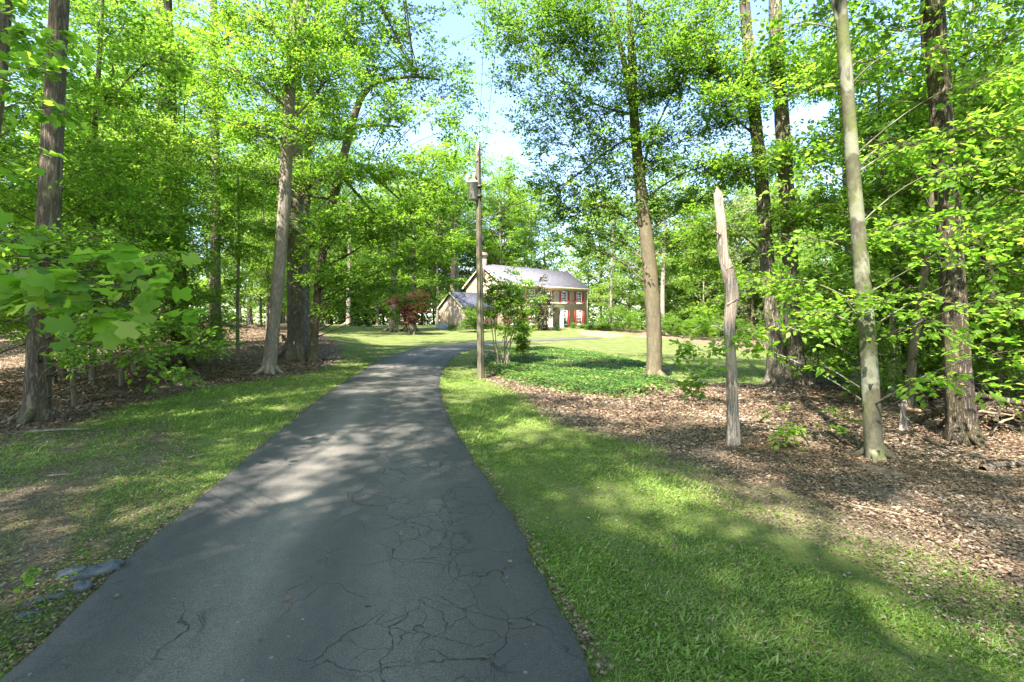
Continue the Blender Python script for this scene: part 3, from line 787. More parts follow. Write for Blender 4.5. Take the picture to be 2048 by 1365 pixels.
AREA = {'rhomb': .30, 'oval': .34, 'tulip': .70}
def crown(parent, clumps, leaf, mat, g, path=None, cover=1.0, shape='rhomb', twig=None, spray=.55, limb_r=.05, flat=.55, name='crown', limbs=True, nl=20, droop=.25, rise=.55, own_limbs=False, limb_mat=None):
    """clumps: (centre xyz, radius). Limbs run from the trunk path to every clump, twigs fan out, leafy sprays sit on the twigs."""
    PP = []; OO = []; T0 = []; T1 = []; TR0 = []; TR1 = []
    for c, r in clumps:
        c = np.array(c, float)
        nleaf = cover*math.pi*r*r*math.sqrt(flat)/(AREA[shape]*leaf*leaf*.5)
        ns = max(4, int(nleaf/nl))
        if path is not None and limbs:
            q, rad = path
            hd = np.hypot(*(q[:, :2]-c[:2]).T)
            k = int(np.argmin(np.abs(q[:, 2]-np.minimum(c[2]-rise*hd, c[2]-.05))+.5*hd))
            src = q[k]; lr = min(limb_r*(.5+.5*r/1.5), rad[k]*.6)
            if own_limbs: twigs_mesh('limb', src[None], c[None], [lr], [lr*.3], limb_mat or twig, parent, g=g, nseg=8, wob=.035)
            else: T0.append(src[None]); T1.append(c[None]); TR0.append([lr]); TR1.append([lr*.35])
        else:
            src = c-np.array([0, 0, r*flat*.8]); lr = limb_r*.4
        # sub-branches
        nb = max(3, int(ns/6))
        dirs = norm(g.normal(size=(nb, 3))*[1, 1, flat])
        ends = c+dirs*r*(g.random((nb, 1))**.45)*[1, 1, flat]
        ax = norm((c-src)[None])[0]
        st = c-ax*r*.55*g.random((nb, 1))
        T0.append(st); T1.append(ends); TR0.append(np.full(nb, lr*.32)); TR1.append(np.full(nb, .004))
        kk = g.integers(0, nb, ns); tt = .25+.75*g.random((ns, 1))
        pos = st[kk]*(1-tt)+ends[kk]*tt+g.normal(size=(ns, 3))*r*[.13, .13, .07]
        PP.append(pos); OO.append(norm(pos-c+ax*.3*r+g.normal(size=(ns, 3))*.25*r))
    PP = np.vstack(PP); OO = np.vstack(OO)
    p, a, n, S, rd, o = sprays(PP, OO, nl, spray, spray*.42, leaf, g, droop=droop)
    cr = leaf_obj(name, p, a, n, S, rd, mat, parent, shape)
    T0.append(PP); T1.append(PP+o*spray*.8); TR0.append(np.full(len(PP), .0035)); TR1.append(np.full(len(PP), .001))
    if twig is not None:
        T0 = np.vstack(T0); T1 = np.vstack(T1)
        twigs_mesh('branches', T0, T1, np.concatenate(TR0), np.concatenate(TR1), twig, parent, g=g)
    return cr

def copy_tree(o, loc, rz, scale=1.0, label=None, group=None):
    r = o.copy(); C.objects.link(r); r.location = loc; r.rotation_euler = (0, 0, rz); r.scale = (scale,)*3 if not hasattr(scale, '__len__') else scale
    if label: r['label'] = label
    if group: r['group'] = group
    for ch in list(o.children):
        c = ch.copy(); C.objects.link(c); c.parent = r
    return r

def photo_tree(name, label, cat, base, stems, bark, clumps=(), leaf=.10, lmat='leaf_bright', seed=1, cover=.8, flare=.6, shape='rhomb',
               spray=.55, twig='twig', limb_r=.05, rough=.035, lobes=5, group=None, up=None, nl=20, ntrunk=22, flat=.55, droop=.25, top=None, rise=.55):
    """base (px,py,D); stems: list of lists (px,py,width_px[,D]) going up; clumps: (px,py,D,r) all read in picture units and set at their true distance."""
    g = np.random.default_rng(seed)
    B = P(*base); gz = H(B[0], B[1]); B[2] = gz
    root = empty(name, tuple(B), 0, label, cat, group)
    paths = []
    for si, st in enumerate(stems):
        pts = []; rad = []
        for q in st:
            D = q[3] if len(q) > 3 else base[2]
            w = P(q[0], q[1], D); pts.append(w-B); rad.append(q[2]/FPX*D/2*math.cos(math.atan((q[0]-CX)/FPX)))   # off the axis a round trunk draws wider
        if si == 0:
            pts[0] = np.array([pts[0][0], pts[0][1], -.12])
            if up:    # the trunk goes on above the picture
                d = norm(pts[-1]-pts[-2]); d = norm(d+np.array([0, 0, .6])); pts.append(pts[-1]+d*up); rad.append(rad[-1]*.45)
        elif up and len(st) > 2:
            d = norm(pts[-1]-pts[-2]); d = norm(d+np.array([0, 0, .3])); pts.append(pts[-1]+d*up*.8); rad.append(rad[-1]*.45)
        paths.append((pts, rad, si == 0))
        if si == 0:    # surface roots running out from the flare
            r0 = rad[0]; a0 = g.random()*6.28; nr = 5 if r0 > .12 else 3
            for k in range(nr):
                a = a0+k*2*math.pi/nr+g.normal()*.25; dx, dy = math.cos(a), math.sin(a); L = r0*(2.3+1.2*g.random())
                zg = lambda s: H(B[0]+dx*s, B[1]+dy*s)-gz
                paths.append(([np.array([dx*r0*.35, dy*r0*.35, r0*1.5]), np.array([dx*r0*.95, dy*r0*.95, zg(r0)+r0*.55]), np.array([dx*L*.62, dy*L*.62, zg(L*.62)+r0*.08]), np.array([dx*L, dy*L, zg(L)-r0*.22])], [r0*.42, r0*.40, r0*.26, r0*.10], False))
    tr, qs = build_trunk('trunk', paths, M[bark], root, g, flare=flare, rough=rough, lobes=lobes, n=ntrunk)
    qs = [q for q, p_ in zip(qs, paths) if p_[2] or len(p_[0]) != 4 or p_[0][0][2] > 1.2]
    if len(clumps):
        cl = [(P(c[0], c[1], c[2])-B, c[3]) for c in clumps]
        q = np.vstack([a for a, b in qs]); r = np.concatenate([b for a, b in qs])
        crown(root, cl, leaf, M[lmat], g, (q, r), cover, shape, M[twig] if twig else None, spray, limb_r, nl=nl, flat=flat, droop=droop, rise=rise, own_limbs=True, limb_mat=M[bark])
        if top:    # the high crown above the picture, where the light is filtered
            h0, h1, cr_, nc = top; zz = qs[0][0][-1]; tc = []
            for i in range(nc):
                t_ = (i+.5)/nc; a = i*2.4+g.random(); rr = cr_*math.sqrt(g.random())*(1-.5*abs(t_-.4))
                tc.append((np.array([zz[0]+rr*math.cos(a), zz[1]+rr*math.sin(a), h0+(h1-h0)*t_]), 1.1+.8*g.random()))
            crown(root, tc, .17, M[lmat], g, (q, r), .30, 'rhomb', M['twig'], .8, limb_r, nl=20, name='high_crown')
    return root

def generic_tree(name, label, cat, h, cr, z0, r0, leaf, lmat, bark, seed, nclump=26, cover=.8, spray=.6, group=None, lean=.03, shape='round', rad=(1.2, 2.0), nl=20, twig='twig', flat=.5):
    g = np.random.default_rng(seed)
    root = empty(name, (0, 0, 0), 0, label, cat, group)
    k = 7; xy = np.cumsum(g.normal(size=(k, 2))*h*lean*.25, 0); xy -= xy[0]
    pts = [np.array([xy[i, 0], xy[i, 1], h*.97*i/(k-1)]) for i in range(k)]; pts[0][2] = -.15
    radl = [r0*(1-.86*i/(k-1)) for i in range(k)]
    tr, qs = build_trunk('trunk', [(pts, radl, True)], M[bark], root, g, flare=.5, n=12, step=.5)
    cl = []
    for i in range(nclump):
        t = (i+.5)/nclump; z = z0+(h-z0)*t
        prof = {'round': math.sin(math.pi*(.12+.80*t))**.6, 'layer': (1-.45*t)*(.75+.35*g.random()), 'top': math.sin(math.pi*(.08+.84*t))**.8}[shape]
        a = i*2.4+g.random()*.8; rr = cr*prof*(.35+.6*math.sqrt(g.random()))
        ti = np.interp(z, [p[2] for p in pts], range(k)); c0 = np.array([np.interp(ti, range(k), xy[:, 0]), np.interp(ti, range(k), xy[:, 1])])
        cl.append(((c0[0]+rr*math.cos(a), c0[1]+rr*math.sin(a), z), rad[0]+(rad[1]-rad[0])*g.random()))
    crown(root, cl, leaf, M[lmat], g, qs[0], cover, 'rhomb', M[twig], spray, r0*.35, nl=nl, flat=flat)
    return root
# ------------------------------------------------------------------ the trees one can point to
TG = 'tall trees standing along the driveway'
photo_tree('tulip_tree', 'narrow dark trunk cut by the left picture edge, large lobed leaves reaching in', 'tree', (-110,960,5.2),
    [[(-110,960,40),(-70,650,32),(-24,350,28),(4,150,26),(14,0,24),(20,-60,22)]], 'bark_brown',
    [(20,490,2.5,.15),(80,520,2.4,.16),(145,545,2.4,.15),(205,575,2.5,.14),(265,600,2.5,.11),(10,560,2.6,.12),(110,585,2.5,.10),(320,640,2.7,.07),(10,40,4.6,.6),(60,210,4.4,.35),(20,150,4.6,.5),(0,320,4.2,.4)],
    leaf=.09, lmat='leaf_fresh', seed=11, rise=.05, cover=.5, shape='tulip', spray=.26, limb_r=.016, up=5, nl=6, flat=.4)
photo_tree('straight_forest_tree', 'thick straight brown trunk standing in leaf litter left of the driveway', 'tree', (75,842,8.85),
    [[(72,842,60),(76,760,56),(86,620,54),(98,420,50),(106,240,46),(114,100,43),(120,-20,41)]], 'bark_brown',
    [(200,690,7.6,.55),(280,710,7.8,.5),(350,745,7.8,.4),(170,640,7.8,.6),(260,640,8.0,.6),(330,660,8.4,.6),(400,690,8.6,.4),(120,700,7.6,.35),(150,730,7.4,.25),(30,600,8,.8),(60,500,8.3,1.0),(180,480,8.5,1.0),(280,520,9,.9),(0,640,8.6,.6)],
    leaf=.085, top=(11,19,3.2,14), seed=12, rise=.2, cover=.60, shape='oval', spray=.40, up=7, limb_r=.03, nl=12, flat=.35)
photo_tree('slender_understory_tree', 'slim grey trunk between the straight brown tree and the furrowed tree', 'tree', (185,772,13.7),
    [[(185,772,15),(187,600,14),(186,420,13),(190,250,12),(200,100,10),(206,-20,8)]], 'bark_olive',
    [(250,300,13,1.4),(150,350,13,1.4),(220,180,13,1.6),(120,200,13,1.5),(300,120,13,1.4),(200,40,13,1.6),(260,420,13.5,1.2),(230,540,13.5,.9)], seed=13, cover=.55, up=2)
photo_tree('furrowed_tree', 'deeply furrowed trunk with climbing vines left of the driveway', 'tree', (368,735,18.5),
    [[(366,735,46),(360,640,37),(352,480,35),(342,300,35),(334,150,34),(328,20,33),(326,-60,32)], [(378,735,3),(372,600,3),(358,460,3),(366,300,3)], [(352,720,3),(350,560,3),(342,420,3),(350,330,3)]], 'bark_ridged',
    [(420,200,18,1.8),(300,260,18,1.8),(380,100,18,2),(280,60,18,2),(450,330,18.5,1.6),(430,470,18,1.5),(300,430,18,1.5),(400,580,17.5,1.0),(460,640,17,.6),(330,580,17,1.0)], top=(17,25,4,14), seed=14, cover=.5, up=6, flare=.9, rough=.05)
photo_tree('straight_columnar_tree', 'straight brown trunk on the leaf covered mound', 'tree', (432,690,23),
    [[(432,690,26),(431,560,21),(431,400,20),(430,200,18),(428,60,16)]], 'bark_oak', [(470,250,22,2),(400,150,22,2),(460,60,22,2.4),(490,400,22,1.8),(410,380,23,1.6)], top=(20,27,3.6,12), seed=15, cover=.6, up=6)
photo_tree('thin_pale_sapling', 'thin pale sapling stem in leaf litter left of the leaning pale tree', 'sapling', (476,705,20.5),
    [[(476,705,8),(475,600,7),(478,480,6),(476,350,5)]], 'bark_pale', [(480,560,20,.8),(450,600,20,.7),(500,500,20,1.1),(460,450,20,1.2),(490,380,20,1.3)], seed=16, cover=.6)
photo_tree('pale_leaning_tree', 'pale sunlit trunk leaning right at the edge of the left verge', 'tree', (540,747,17),
    [[(538,747,30),(546,660,27),(558,540,26),(568,420,25),(574,300,25),(580,180,24),(588,80,20),(592,-60,17)], [(584,120,13),(600,60,14),(625,-20,13),(650,-120,8)]], 'bark_pale',
    [(620,60,16,2),(540,120,16,1.9),(660,150,16,1.8),(510,250,16.5,1.7),(640,260,16.5,1.5),(500,20,16,2),(450,130,16,1.6)], top=(15,22,3.4,14), seed=17, cover=.55, up=4, flare=.35)
photo_tree('broad_oak', 'broadest oak trunk with flared roots behind the pale leaning tree', 'tree', (597,717,22),
    [[(597,717,52),(597,680,42),(594,600,38),(592,450,34),(590,300,31),(588,150,29),(586,0,26)]], 'bark_oak',
    [(640,350,21,2.0),(560,200,22,2.4),(660,80,22,2.6),(520,350,22,2),(620,-30,22,2.4),(540,460,22,1.6),(640,480,21.5,1.5)], top=(19,28,4.5,16), seed=18, cover=.6, up=6, flare=.85, rough=.05, limb_r=.07)
photo_tree('leaning_limbed_oak', 'crooked oak leaning right with long limbs reaching over the lawn', 'tree', (625,712,21.5),
    [[(625,712,20),(630,640,17),(640,540,17),(655,450,17),(672,380,17),(690,300,17),(708,230,16),(725,190,12)],
     [(720,200,12),(745,165,11),(780,158,8),(830,152,6),(880,160,4)], [(700,262,9),(715,250,10),(760,250,6),(800,255,4)], [(694,320,8),(740,345,6),(800,400,4),(860,450,3)], [(668,400,7),(610,390,4),(560,370,3)], [(680,350,7),(760,440,5),(830,480,4)]], 'bark_olive',
    [(700,340,20.5,2.0),(780,330,19,2.0),(850,400,18.5,1.8),(895,480,18.5,1.5),(830,520,19,1.6),(750,470,19.5,2.0),(700,550,20,1.6),(790,230,18.5,1.7),(735,130,20,2.2),(655,220,20.5,2),(900,560,19.5,1.0),
     (660,450,20,1.8),(870,320,18,1.3),(915,390,18.5,.9),(770,570,20,1.3),(845,600,20.5,.9),(690,620,21,1.0),(720,420,18,1.5),(800,440,18,1.4),(860,230,18,1.0),(665,560,20.5,1.0),(660,610,20.5,.7),(720,590,20.5,1.0),(640,520,21,.9),(765,620,20,.7)], leaf=.115, rise=.3, top=(15,20,3.0,10), seed=19, cover=.72, limb_r=.05, flat=.5)
photo_tree('overhanging_beech', 'beech behind the broad oak whose dark sprays hang against the sky', 'tree', (560,700,26),
    [[(610,690,17),(612,500,15),(616,300,14),(625,120,13),(640,-40,11)]], 'bark_olive',
    [(690,20,21,1.9),(750,50,21,1.4),(790,20,21,1.4),(850,140,21.5,1.5),(905,180,22,1.6),(935,250,22,1.2),(800,180,22,1.8),(930,130,22,.9),(880,90,21.5,.9),(950,300,22,.7),(840,60,21,.6),(720,90,22,1.2),(960,60,21,.7),(820,20,21,1.0),(900,20,21,.8)], leaf=.12, lmat='leaf_mid', top=(16,23,3.0,8), seed=20, cover=.45, up=3, spray=.55, limb_r=.03)
photo_tree('forked_roadside_tree', 'tall olive trunk rising from the ground cover bed and forking high up', 'tree', (1308,765,16),
    [[(1307,765,33),(1309,700,31),(1306,620,30),(1298,520,28),(1288,440,26),(1278,340,22),(1270,260,20),(1266,200,17)],
     [(1266,215,15),(1250,130,12),(1232,60,10),(1212,-20,9)], [(1267,215,14),(1270,130,10),(1262,60,9),(1255,-30,8)], [(1282,360,6),(1300,280,5),(1330,220,4),(1360,150,3)], [(1272,270,6),(1230,290,4),(1180,330,3),(1130,370,2.5)], [(1268,230,6),(1200,215,4),(1140,180,3)]], 'bark_olive',
    [(1100,60,14.5,2.0),(1010,25,13.5,1.2),(1200,110,15,2.1),(1100,190,15,1.8),(1050,140,14,1.0),(1160,320,16,1.8),(1085,350,16,1.5),(1200,410,16,1.7),(1040,350,16,.7),(1250,280,16,1.7),(1330,90,15,2.2),
     (1350,270,16,2.0),(1330,400,17,1.6),(1160,460,17,1.0),(1120,420,16,1.0),(1000,70,13.5,.9),(1150,0,14,1.8),(1040,230,14.5,.7),(1420,60,15.5,2.0),(1480,160,16,1.8),(1430,330,16,1.7),(1290,20,15,2.0),(1280,180,15.5,1.6),(1230,220,16,1.5),(1080,0,14,1.4),(1240,350,16.5,1.3),(1300,330,16.5,1.5),(1400,400,17,1.5),(1360,480,17,1.3),(1110,260,15.5,1.4),(1120,480,16,.9),(1190,500,16.5,1.1),(1080,440,16,.8),(1150,400,16,1.4),(1220,470,16.5,1.2),(1010,370,15.5,.5),(1000,150,14,.5),(1160,60,14.5,1.7),(1380,20,15,2.0),(1330,170,15.5,1.7),(1450,240,16,1.5),(1060,70,14,1.3),(1280,440,17,.9),(1170,250,15.5,1.3)],
    leaf=.085, lmat='leaf_mid', top=(15,22,4.2,16), seed=21, cover=.46, up=4, spray=.42, flare=.3, limb_r=.045)
photo_tree('double_trunk_oak', 'left trunk of the broad pair at the far right lawn edge', 'tree', (1558,775,15.5),
    [[(1556,775,42),(1551,700,36),(1541,600,31),(1532,480,29),(1522,350,27),(1508,220,25),(1495,80,23),(1488,-20,21)]], 'bark_oak',
    [(1470,330,15,1.6),(1440,210,15,1.5),(1430,450,15,1.3),(1480,560,15.5,.9),(1400,120,15,1.8),(1540,130,15,1.5),(1400,520,16,1.1),(1390,620,16,.7)], top=(14,22,3.6,14), seed=22, cover=.95, up=6, flare=.7, rough=.05)
photo_tree('double_trunk_companion', 'right trunk of the broad pair at the far right lawn edge, sunlit flared base', 'tree', (1590,778,15.3),
    [[(1592,778,46),(1590,700,38),(1583,600,33),(1578,480,32),(1570,330,31),(1560,180,29),(1552,60,28),(1550,-30,26)]], 'bark_oak',
    [(1620,300,15,1.5),(1640,150,15,1.6),(1600,430,15,1.2),(1620,560,15,1.0),(1660,420,15,1.2),(1630,640,15,.7)], top=(15,23,3.6,14), seed=23, cover=.95, up=6, flare=.8, rough=.05)
photo_tree('smooth_beech', 'smooth green grey beech trunk in front of the woods on the right', 'tree', (1748,920,6.35),
    [[(1750,918,42),(1746,880,40),(1741,780,37),(1736,680,36),(1728,600,35),(1720,500,33),(1709,380,31),(1701,260,29),(1694,160,28),(1685,60,26),(1678,-40,24)],
     [(1752,885,20),(1764,905,19),(1778,922,14),(1792,932,6)],
     [(1698,130,14),(1682,80,9),(1668,20,7),(1655,-60,5)]], 'bark_smooth',
    [(1560,650,7,.55),(1640,620,6.6,.6),(1500,690,7.4,.32),(1690,600,6,.4),(1800,600,6,.6),(1880,640,5.6,.55),(1960,600,5.4,.6),(1830,760,5.6,.42),(1920,770,5.4,.40),(1560,560,7.2,.5),(1640,480,7,.6),(1620,720,7,.4),
     (1740,480,6.6,.5),(1830,440,6.4,.7),(1920,480,6,.6),(2010,520,5.6,.5),(1760,300,7,.8),(1640,340,7.2,.7),(1850,280,6.6,.8),(1960,340,6.2,.7),(1620,180,7.2,.7),(1760,120,7,.8),(1850,80,6.6,.7),(1560,60,7.4,.6),(1960,160,6.2,.7),(2030,700,5.4,.5)],
    leaf=.085, lmat='leaf_fresh', top=(8,14,3.2,14), seed=24, cover=.42, up=4, shape='oval', spray=.42, flare=.45, lobes=3, limb_r=.022, nl=12, flat=.3)
photo_tree('peeling_big_tree', 'biggest dark trunk at the right, bark peeled off in pale patches', 'tree', (1925,888,7.3),
    [[(1926,888,72),(1922,840,64),(1915,760,59),(1908,640,55),(1902,500,53),(1893,380,51),(1884,240,49),(1874,100,47),(1866,-20,45)]], 'bark_peeled',
    [(1990,250,7.6,.9),(1820,200,8,.8),(2010,80,7.4,.9),(1780,60,8,.9),(1990,450,7.8,.8)], leaf=.095, top=(10,18,3.6,14), seed=25, cover=.6, up=6, shape='oval', flare=.4, rough=.05, spray=.4, limb_r=.03, nl=12)
photo_tree('slim_right_tree', 'slim leaning trunk with sunlit patches right of the biggest dark trunk', 'tree', (2003,760,12),
    [[(2004,760,14),(1995,640,14),(1978,520,13),(1960,420,12),(1940,300,11),(1925,150,10)]], 'bark_pale', [(1980,330,12,1.4),(1900,200,12,1.4),(2030,480,12,1.2),(2000,180,12,1.6),(2030,620,12,.9)], top=(11,16,2.6,8), seed=26, cover=.9)
photo_tree('mottled_pale_tree', 'pale blotchy trunk just behind the smooth beech', 'tree', (1712,790,14.5),
    [[(1712,790,20),(1706,600,18),(1697,450,17),(1690,300,16),(1680,150,15),(1672,0,13)]], 'bark_pale', [(1720,250,14,1.4),(1660,400,14.5,1.2),(1740,420,14,1.3),(1650,120,14,1.6),(1730,560,14,1.2),(1670,600,14.5,1.0),(1680,700,14,.6)], seed=27, cover=.9, up=3)
photo_tree('thin_right_tree', 'thin dark trunk between the smooth beech and the biggest dark trunk', 'tree', (1800,790,12.5),
    [[(1800,790,13),(1796,680,12),(1786,560,11),(1776,430,11),(1764,300,10)]], 'bark_olive', [(1800,400,12.5,1.3),(1760,520,12.5,1.1),(1830,560,12,1.1),(1790,660,12.5,.9),(1800,250,12.5,1.4),(1840,700,12.5,.7)], seed=28, cover=.9, up=2)

# dead snag with one leafy sprout
g = np.random.default_rng(31)
sb = P(1465, 891, 7.05); sb[2] = H(sb[0], sb[1])
snag = empty('dead_snag', tuple(sb), 0, 'bare crooked dead trunk snapped off at the top, sprout at mid height', 'dead tree')
st = [(1466,893,29),(1466,860,26),(1464,800,24),(1463,740,22),(1461,700,21),(1456,655,23),(1465,610,26),(1465,575,27),(1457,543,25),(1445,515,21),(1445,480,20),(1443,440,19),(1438,412,18),(1436,386,17)]
pts = [P(a, b, 7.05)-sb for a, b, w in st]; pts[0][2] = -.1
trk, qs = build_trunk('trunk', [(pts, [w/FPX*7.05/2*.91 for a, b, w in st], True), ([P(1438,392,7.05)-sb, P(1437,384,7.05)-sb, P(1433,374,7.04)-sb], [.05,.035,.006], False), ([P(1435,392,7.08)-sb, P(1431,380,7.08)-sb], [.03,.008], False), ([P(1440,470,7.0)-sb, P(1428,462,6.95)-sb], [.02,.008], False), ([P(1452,540,7.0)-sb, P(1470,530,6.95)-sb], [.018,.006], False), ([P(1455,610,7.0)-sb, P(1476,597,6.95)-sb], [.018,.006], False)],
                       M['deadwood'], snag, g, flare=.25, rough=.07, n=24, step=.11)
crown(snag, [(P(1400,700,7.1)-sb,.26),(P(1375,745,7.0)-sb,.26),(P(1420,760,6.9)-sb,.24),(P(1350,690,7.2)-sb,.16),(P(1440,680,6.9)-sb,.22),(P(1490,660,7.1)-sb,.25),(P(1385,780,7.0)-sb,.12),(P(1500,700,7.2)-sb,.2),(P(1430,650,7.1)-sb,.2)], .085, M['leaf_fresh'], g, qs[0], 1.1, 'oval', M['twig_pale'], .28, .012, flat=.35, name='sprout_leaves', nl=10)

# broken stub, brush heap, stones, fallen branches
b = G(1806, 862)
stub = tag(build_trunk('broken_sapling', [([(0,0,-.05),(.01,0,.12),(-.02,.01,.3),(.03,0,.42),(0,0,.52),(.04,.01,.6)], [.075,.055,.03,.05,.025,.008], True)], M['deadwood'], None, g, flare=.3, n=12, step=.05, rough=.12)[0], 'small broken pale sapling stub in the litter beside the beech', 'stump')
stub.location = tuple(b)
b = G(1992, 868)
heap = empty('brush_heap', tuple(b), 0, 'heap of rotten roots and branches behind the biggest dark trunk', 'brush pile')
for k in range(46):
    a = g.random()*3.14; L = .5+g.random()*1.1; c = np.array([g.normal()*.55+.25, g.normal()*.3+.3, .05+abs(g.normal())*.20]); d = np.array([math.cos(a), math.sin(a)*.6, g.normal()*.28]); d /= np.linalg.norm(d)
    r = .012+.05*g.random()**2; side = np.array([-d[1], d[0], .2])*g.normal()*.12
    o, _ = build_trunk('branch', [([c-d*L/2, c-d*L/6+side, c+d*L/6-side, c+d*L/2], [r, r*.9, r*.7, r*.3], False)], M['bark_peeled' if k % 3 else 'wood_bare'], heap, g, step=.12, rough=.1)

def stone(px, py, sx, sy, sz, rz, label, seed):
    g = np.random.default_rng(seed); b = G(px, py); n = 20; mth = 9; V = []; F = []
    ph = g.random(6)*6.28
    for i in range(mth+1):
        t = math.pi*i/mth
        for k in range(n):
            a = 2*math.pi*k/n
            cr_ = 1+.14*math.sin(2*a+ph[0])+.10*math.sin(3*a+ph[1])+.06*math.sin(7*a+ph[3])
            x = math.sin(t)**.6*math.cos(a)*cr_*sx; y = math.sin(t)**.6*math.sin(a)*cr_*sy
            z = np.sign(math.cos(t))*abs(math.cos(t))**.6*sz*(1+.18*math.sin(3*a+ph[2]+2*t))
            V.append((x, y, z))
    for i in range(mth):
        for k in range(n): F.append([i*n+k, (i+1)*n+k, (i+1)*n+(k+1) % n, i*n+(k+1) % n])
    o = mesh_np('stone', np.array(V), F, M['stone'], None); o.location = (b[0], b[1], b[2]+sz*.05); o.rotation_euler = (R(g.normal()*6), R(g.normal()*6), rz)
    tag(o, label, 'stone', 'grey stones half buried beside the driveway')
t = NT('stone_grey'); v = t.obj(); n1 = t.noise(v, 6, 8, .65); n2 = t.noise(v, 40, 4)
col = t.mix(t.ramp(n1, [(.35, 0), (.65, 1)]), (.045, .052, .062), (.13, .145, .165)); col = t.mix(t.ramp(t.noise(v, 3, 5), [(.52, 0), (.66, .6)]), col, (.11, .14, .05))
t.bump(t.math('ADD', n1, t.math('MULTIPLY', n2, .3)), .8, .03); M['stone'] = t.fin(col, .85, .25)
stone(196, 1148, .15, .06, .05, R(38), 'long dark grey stone against the driveway edge', 41)
stone(140, 1152, .10, .06, .03, R(50), 'bluish flat stone just left of the long dark stone', 42)
stone(165, 1183, .06, .04, .045, R(20), 'small dark stone below the long dark stone', 43)
stone(72, 1205, .12, .04, .015, R(30), 'flat sunken stone nearest the left picture edge', 44)
stone(60, 1240, .08, .05, .012, R(10), 'small bluish stone sunk in brown litter', 45)

def fallen(px, py, px2, py2, r, label, mat='bark_brown', lift=.03):
    g = np.random.default_rng(int(px*7+py)); a, b = G(px, py), G(px2, py2); a[2] += lift; b[2] += lift
    d = b-a; s = np.array([-d[1], d[0], 0])*.05
    o, _ = build_trunk('fallen_branch', [([np.zeros(3), d*.33+s, d*.66-s+[0,0,.02], d], [r, r*.85, r*.7, r*.35], False)], M[mat], None, g, step=.1, rough=.08)
    o.location = tuple(a); tag(o, label, 'branch', 'fallen branches lying on the leaf litter')
fallen(1640, 862, 1725, 905, .022, 'thin dark fallen branch left of the smooth beech base')
fallen(1965, 948, 2090, 925, .045, 'thick dark fallen branch at the right picture edge')
fallen(1540, 866, 1625, 880, .012, 'short twig lying behind the low leafy seedling', 'bark_pale')
fallen(60, 868, 180, 862, .02, 'grey branch on the ground at the foot of the straight brown tree', 'bark_pale')
fallen(95, 960, 145, 957, .012, 'short stick on the patchy left verge', 'bark_pale')
fallen(1500, 846, 1590, 858, .014, 'brown stick just behind the snag', 'bark_brown')
fallen(375, 922, 440, 908, .010, 'thin pale stick on the left grass', 'bark_pale')
fallen(1820, 870, 1900, 905, .03, 'short dark log in front of the biggest dark trunk')
fallen(1710, 1020, 1830, 1045, .008, 'long thin stick where litter meets grass', 'bark_pale')

# low leafy seedling in front of the beech
def seedling(name, px, py, D, clumps, label, leaf=.075, lm='leaf_fresh', seed=3, cover=.6, cat='plant', spray=.22, shape='oval', nl=10, group=None, flat=.6, stems=4, bark='bark_olive', sr=.012, twig='twig'):
    g = np.random.default_rng(seed); B = P(px, py, D); B[2] = H(B[0], B[1])
    root = empty(name, tuple(B), 0, label, cat, group)
    cl = [(P(*c[:3])-B, c[3]) for c in clumps]
    paths = []
    for k in range(stems):
        c, r = cl[k % len(cl)]; e = c+g.normal(size=3)*r*.3; s0 = np.array([g.normal()*.04*D/7, g.normal()*.04*D/7, -.04])
        paths.append(([s0, s0*.5+e*.45+[0, 0, .06], e], [sr, sr*.8, sr*.4], False))
    tr, qs = build_trunk('stem', paths, M[bark], root, g, step=.15)
    q = np.vstack([a for a, b in qs]); r = np.concatenate([b for a, b in qs])
    crown(root, cl, leaf, M[lm], g, (q, r), cover, shape, M[twig], spray, sr*.7, flat=flat, name='foliage', nl=nl)
    return root
seedling('low_seedling', 1620, 890, 7.0, [(1575,850,7,.18),(1600,870,6.8,.2),(1560,880,6.9,.12),(1605,905,6.7,.10),(1640,850,7.1,.18),(1608,920,6.6,.06),(1550,820,7.3,.15),(1680,830,7.4,.15)], 'bright low leafy seedling between the snag and the beech', seed=51)
seedling('verge_seedling', 40, 1190, 3.1, [(8,1180,3.1,.05),(18,1225,3.0,.05),(45,1150,3.1,.03)], 'small weed at the left picture edge near the stones', .05, seed=52, cover=.5, spray=.06, sr=.003, nl=4)
# planted bed: multi-stem young tree, shrub, small pale bush
seedling('multistem_young_tree', 1000, 722, 21, [(985,600,20.5,.55),(1010,570,21,.6),(1035,600,21,.55),(990,655,20.5,.4),(1030,640,21,.45),(1010,620,20.5,.5),(1060,620,21,.3),(975,560,21,.3),(1050,570,21,.35),(1022,545,21,.3),(975,630,20.5,.3),(1045,660,21,.35),(1000,590,20.8,.6),(1040,585,21,.5),(1020,660,20.8,.45),(1065,600,21,.4),(990,620,20.5,.6),(1015,600,21,.7),(1045,625,21,.6),(985,575,20.8,.5),(970,645,20.5,.4)],
    'slender many stemmed young tree just right of the utility pole', .10, 'leaf_bright', 53, 1.7, 'young tree', .34, 'rhomb', 14, flat=.6, stems=9, sr=.022, twig='twig_pale', bark='bark_pale')
seedling('dense_evergreen_shrub', 1046, 712, 24, [(1044,697,24,.40),(1045,682,24,.42),(1045,664,24,.34),(1047,648,24,.24),(1038,672,23.6,.28)], 'dense dark upright shrub standing in the ground cover bed', .08, 'leaf_bright', 54, 2.6, 'shrub', .2, 'rhomb', 16, flat=1.0, stems=6, sr=.02)
seedling('small_pale_bush', 1160, 740, 20.5, [(1150,728,20.5,.22),(1168,726,20.6,.24),(1160,735,20.4,.22)], 'small pale leafed bush in the middle of the ground cover bed', .07, 'leaf_pale', 55, 1.0, 'shrub', .18, 'rhomb', 12, flat=1.0, stems=5, twig='twig_pale')
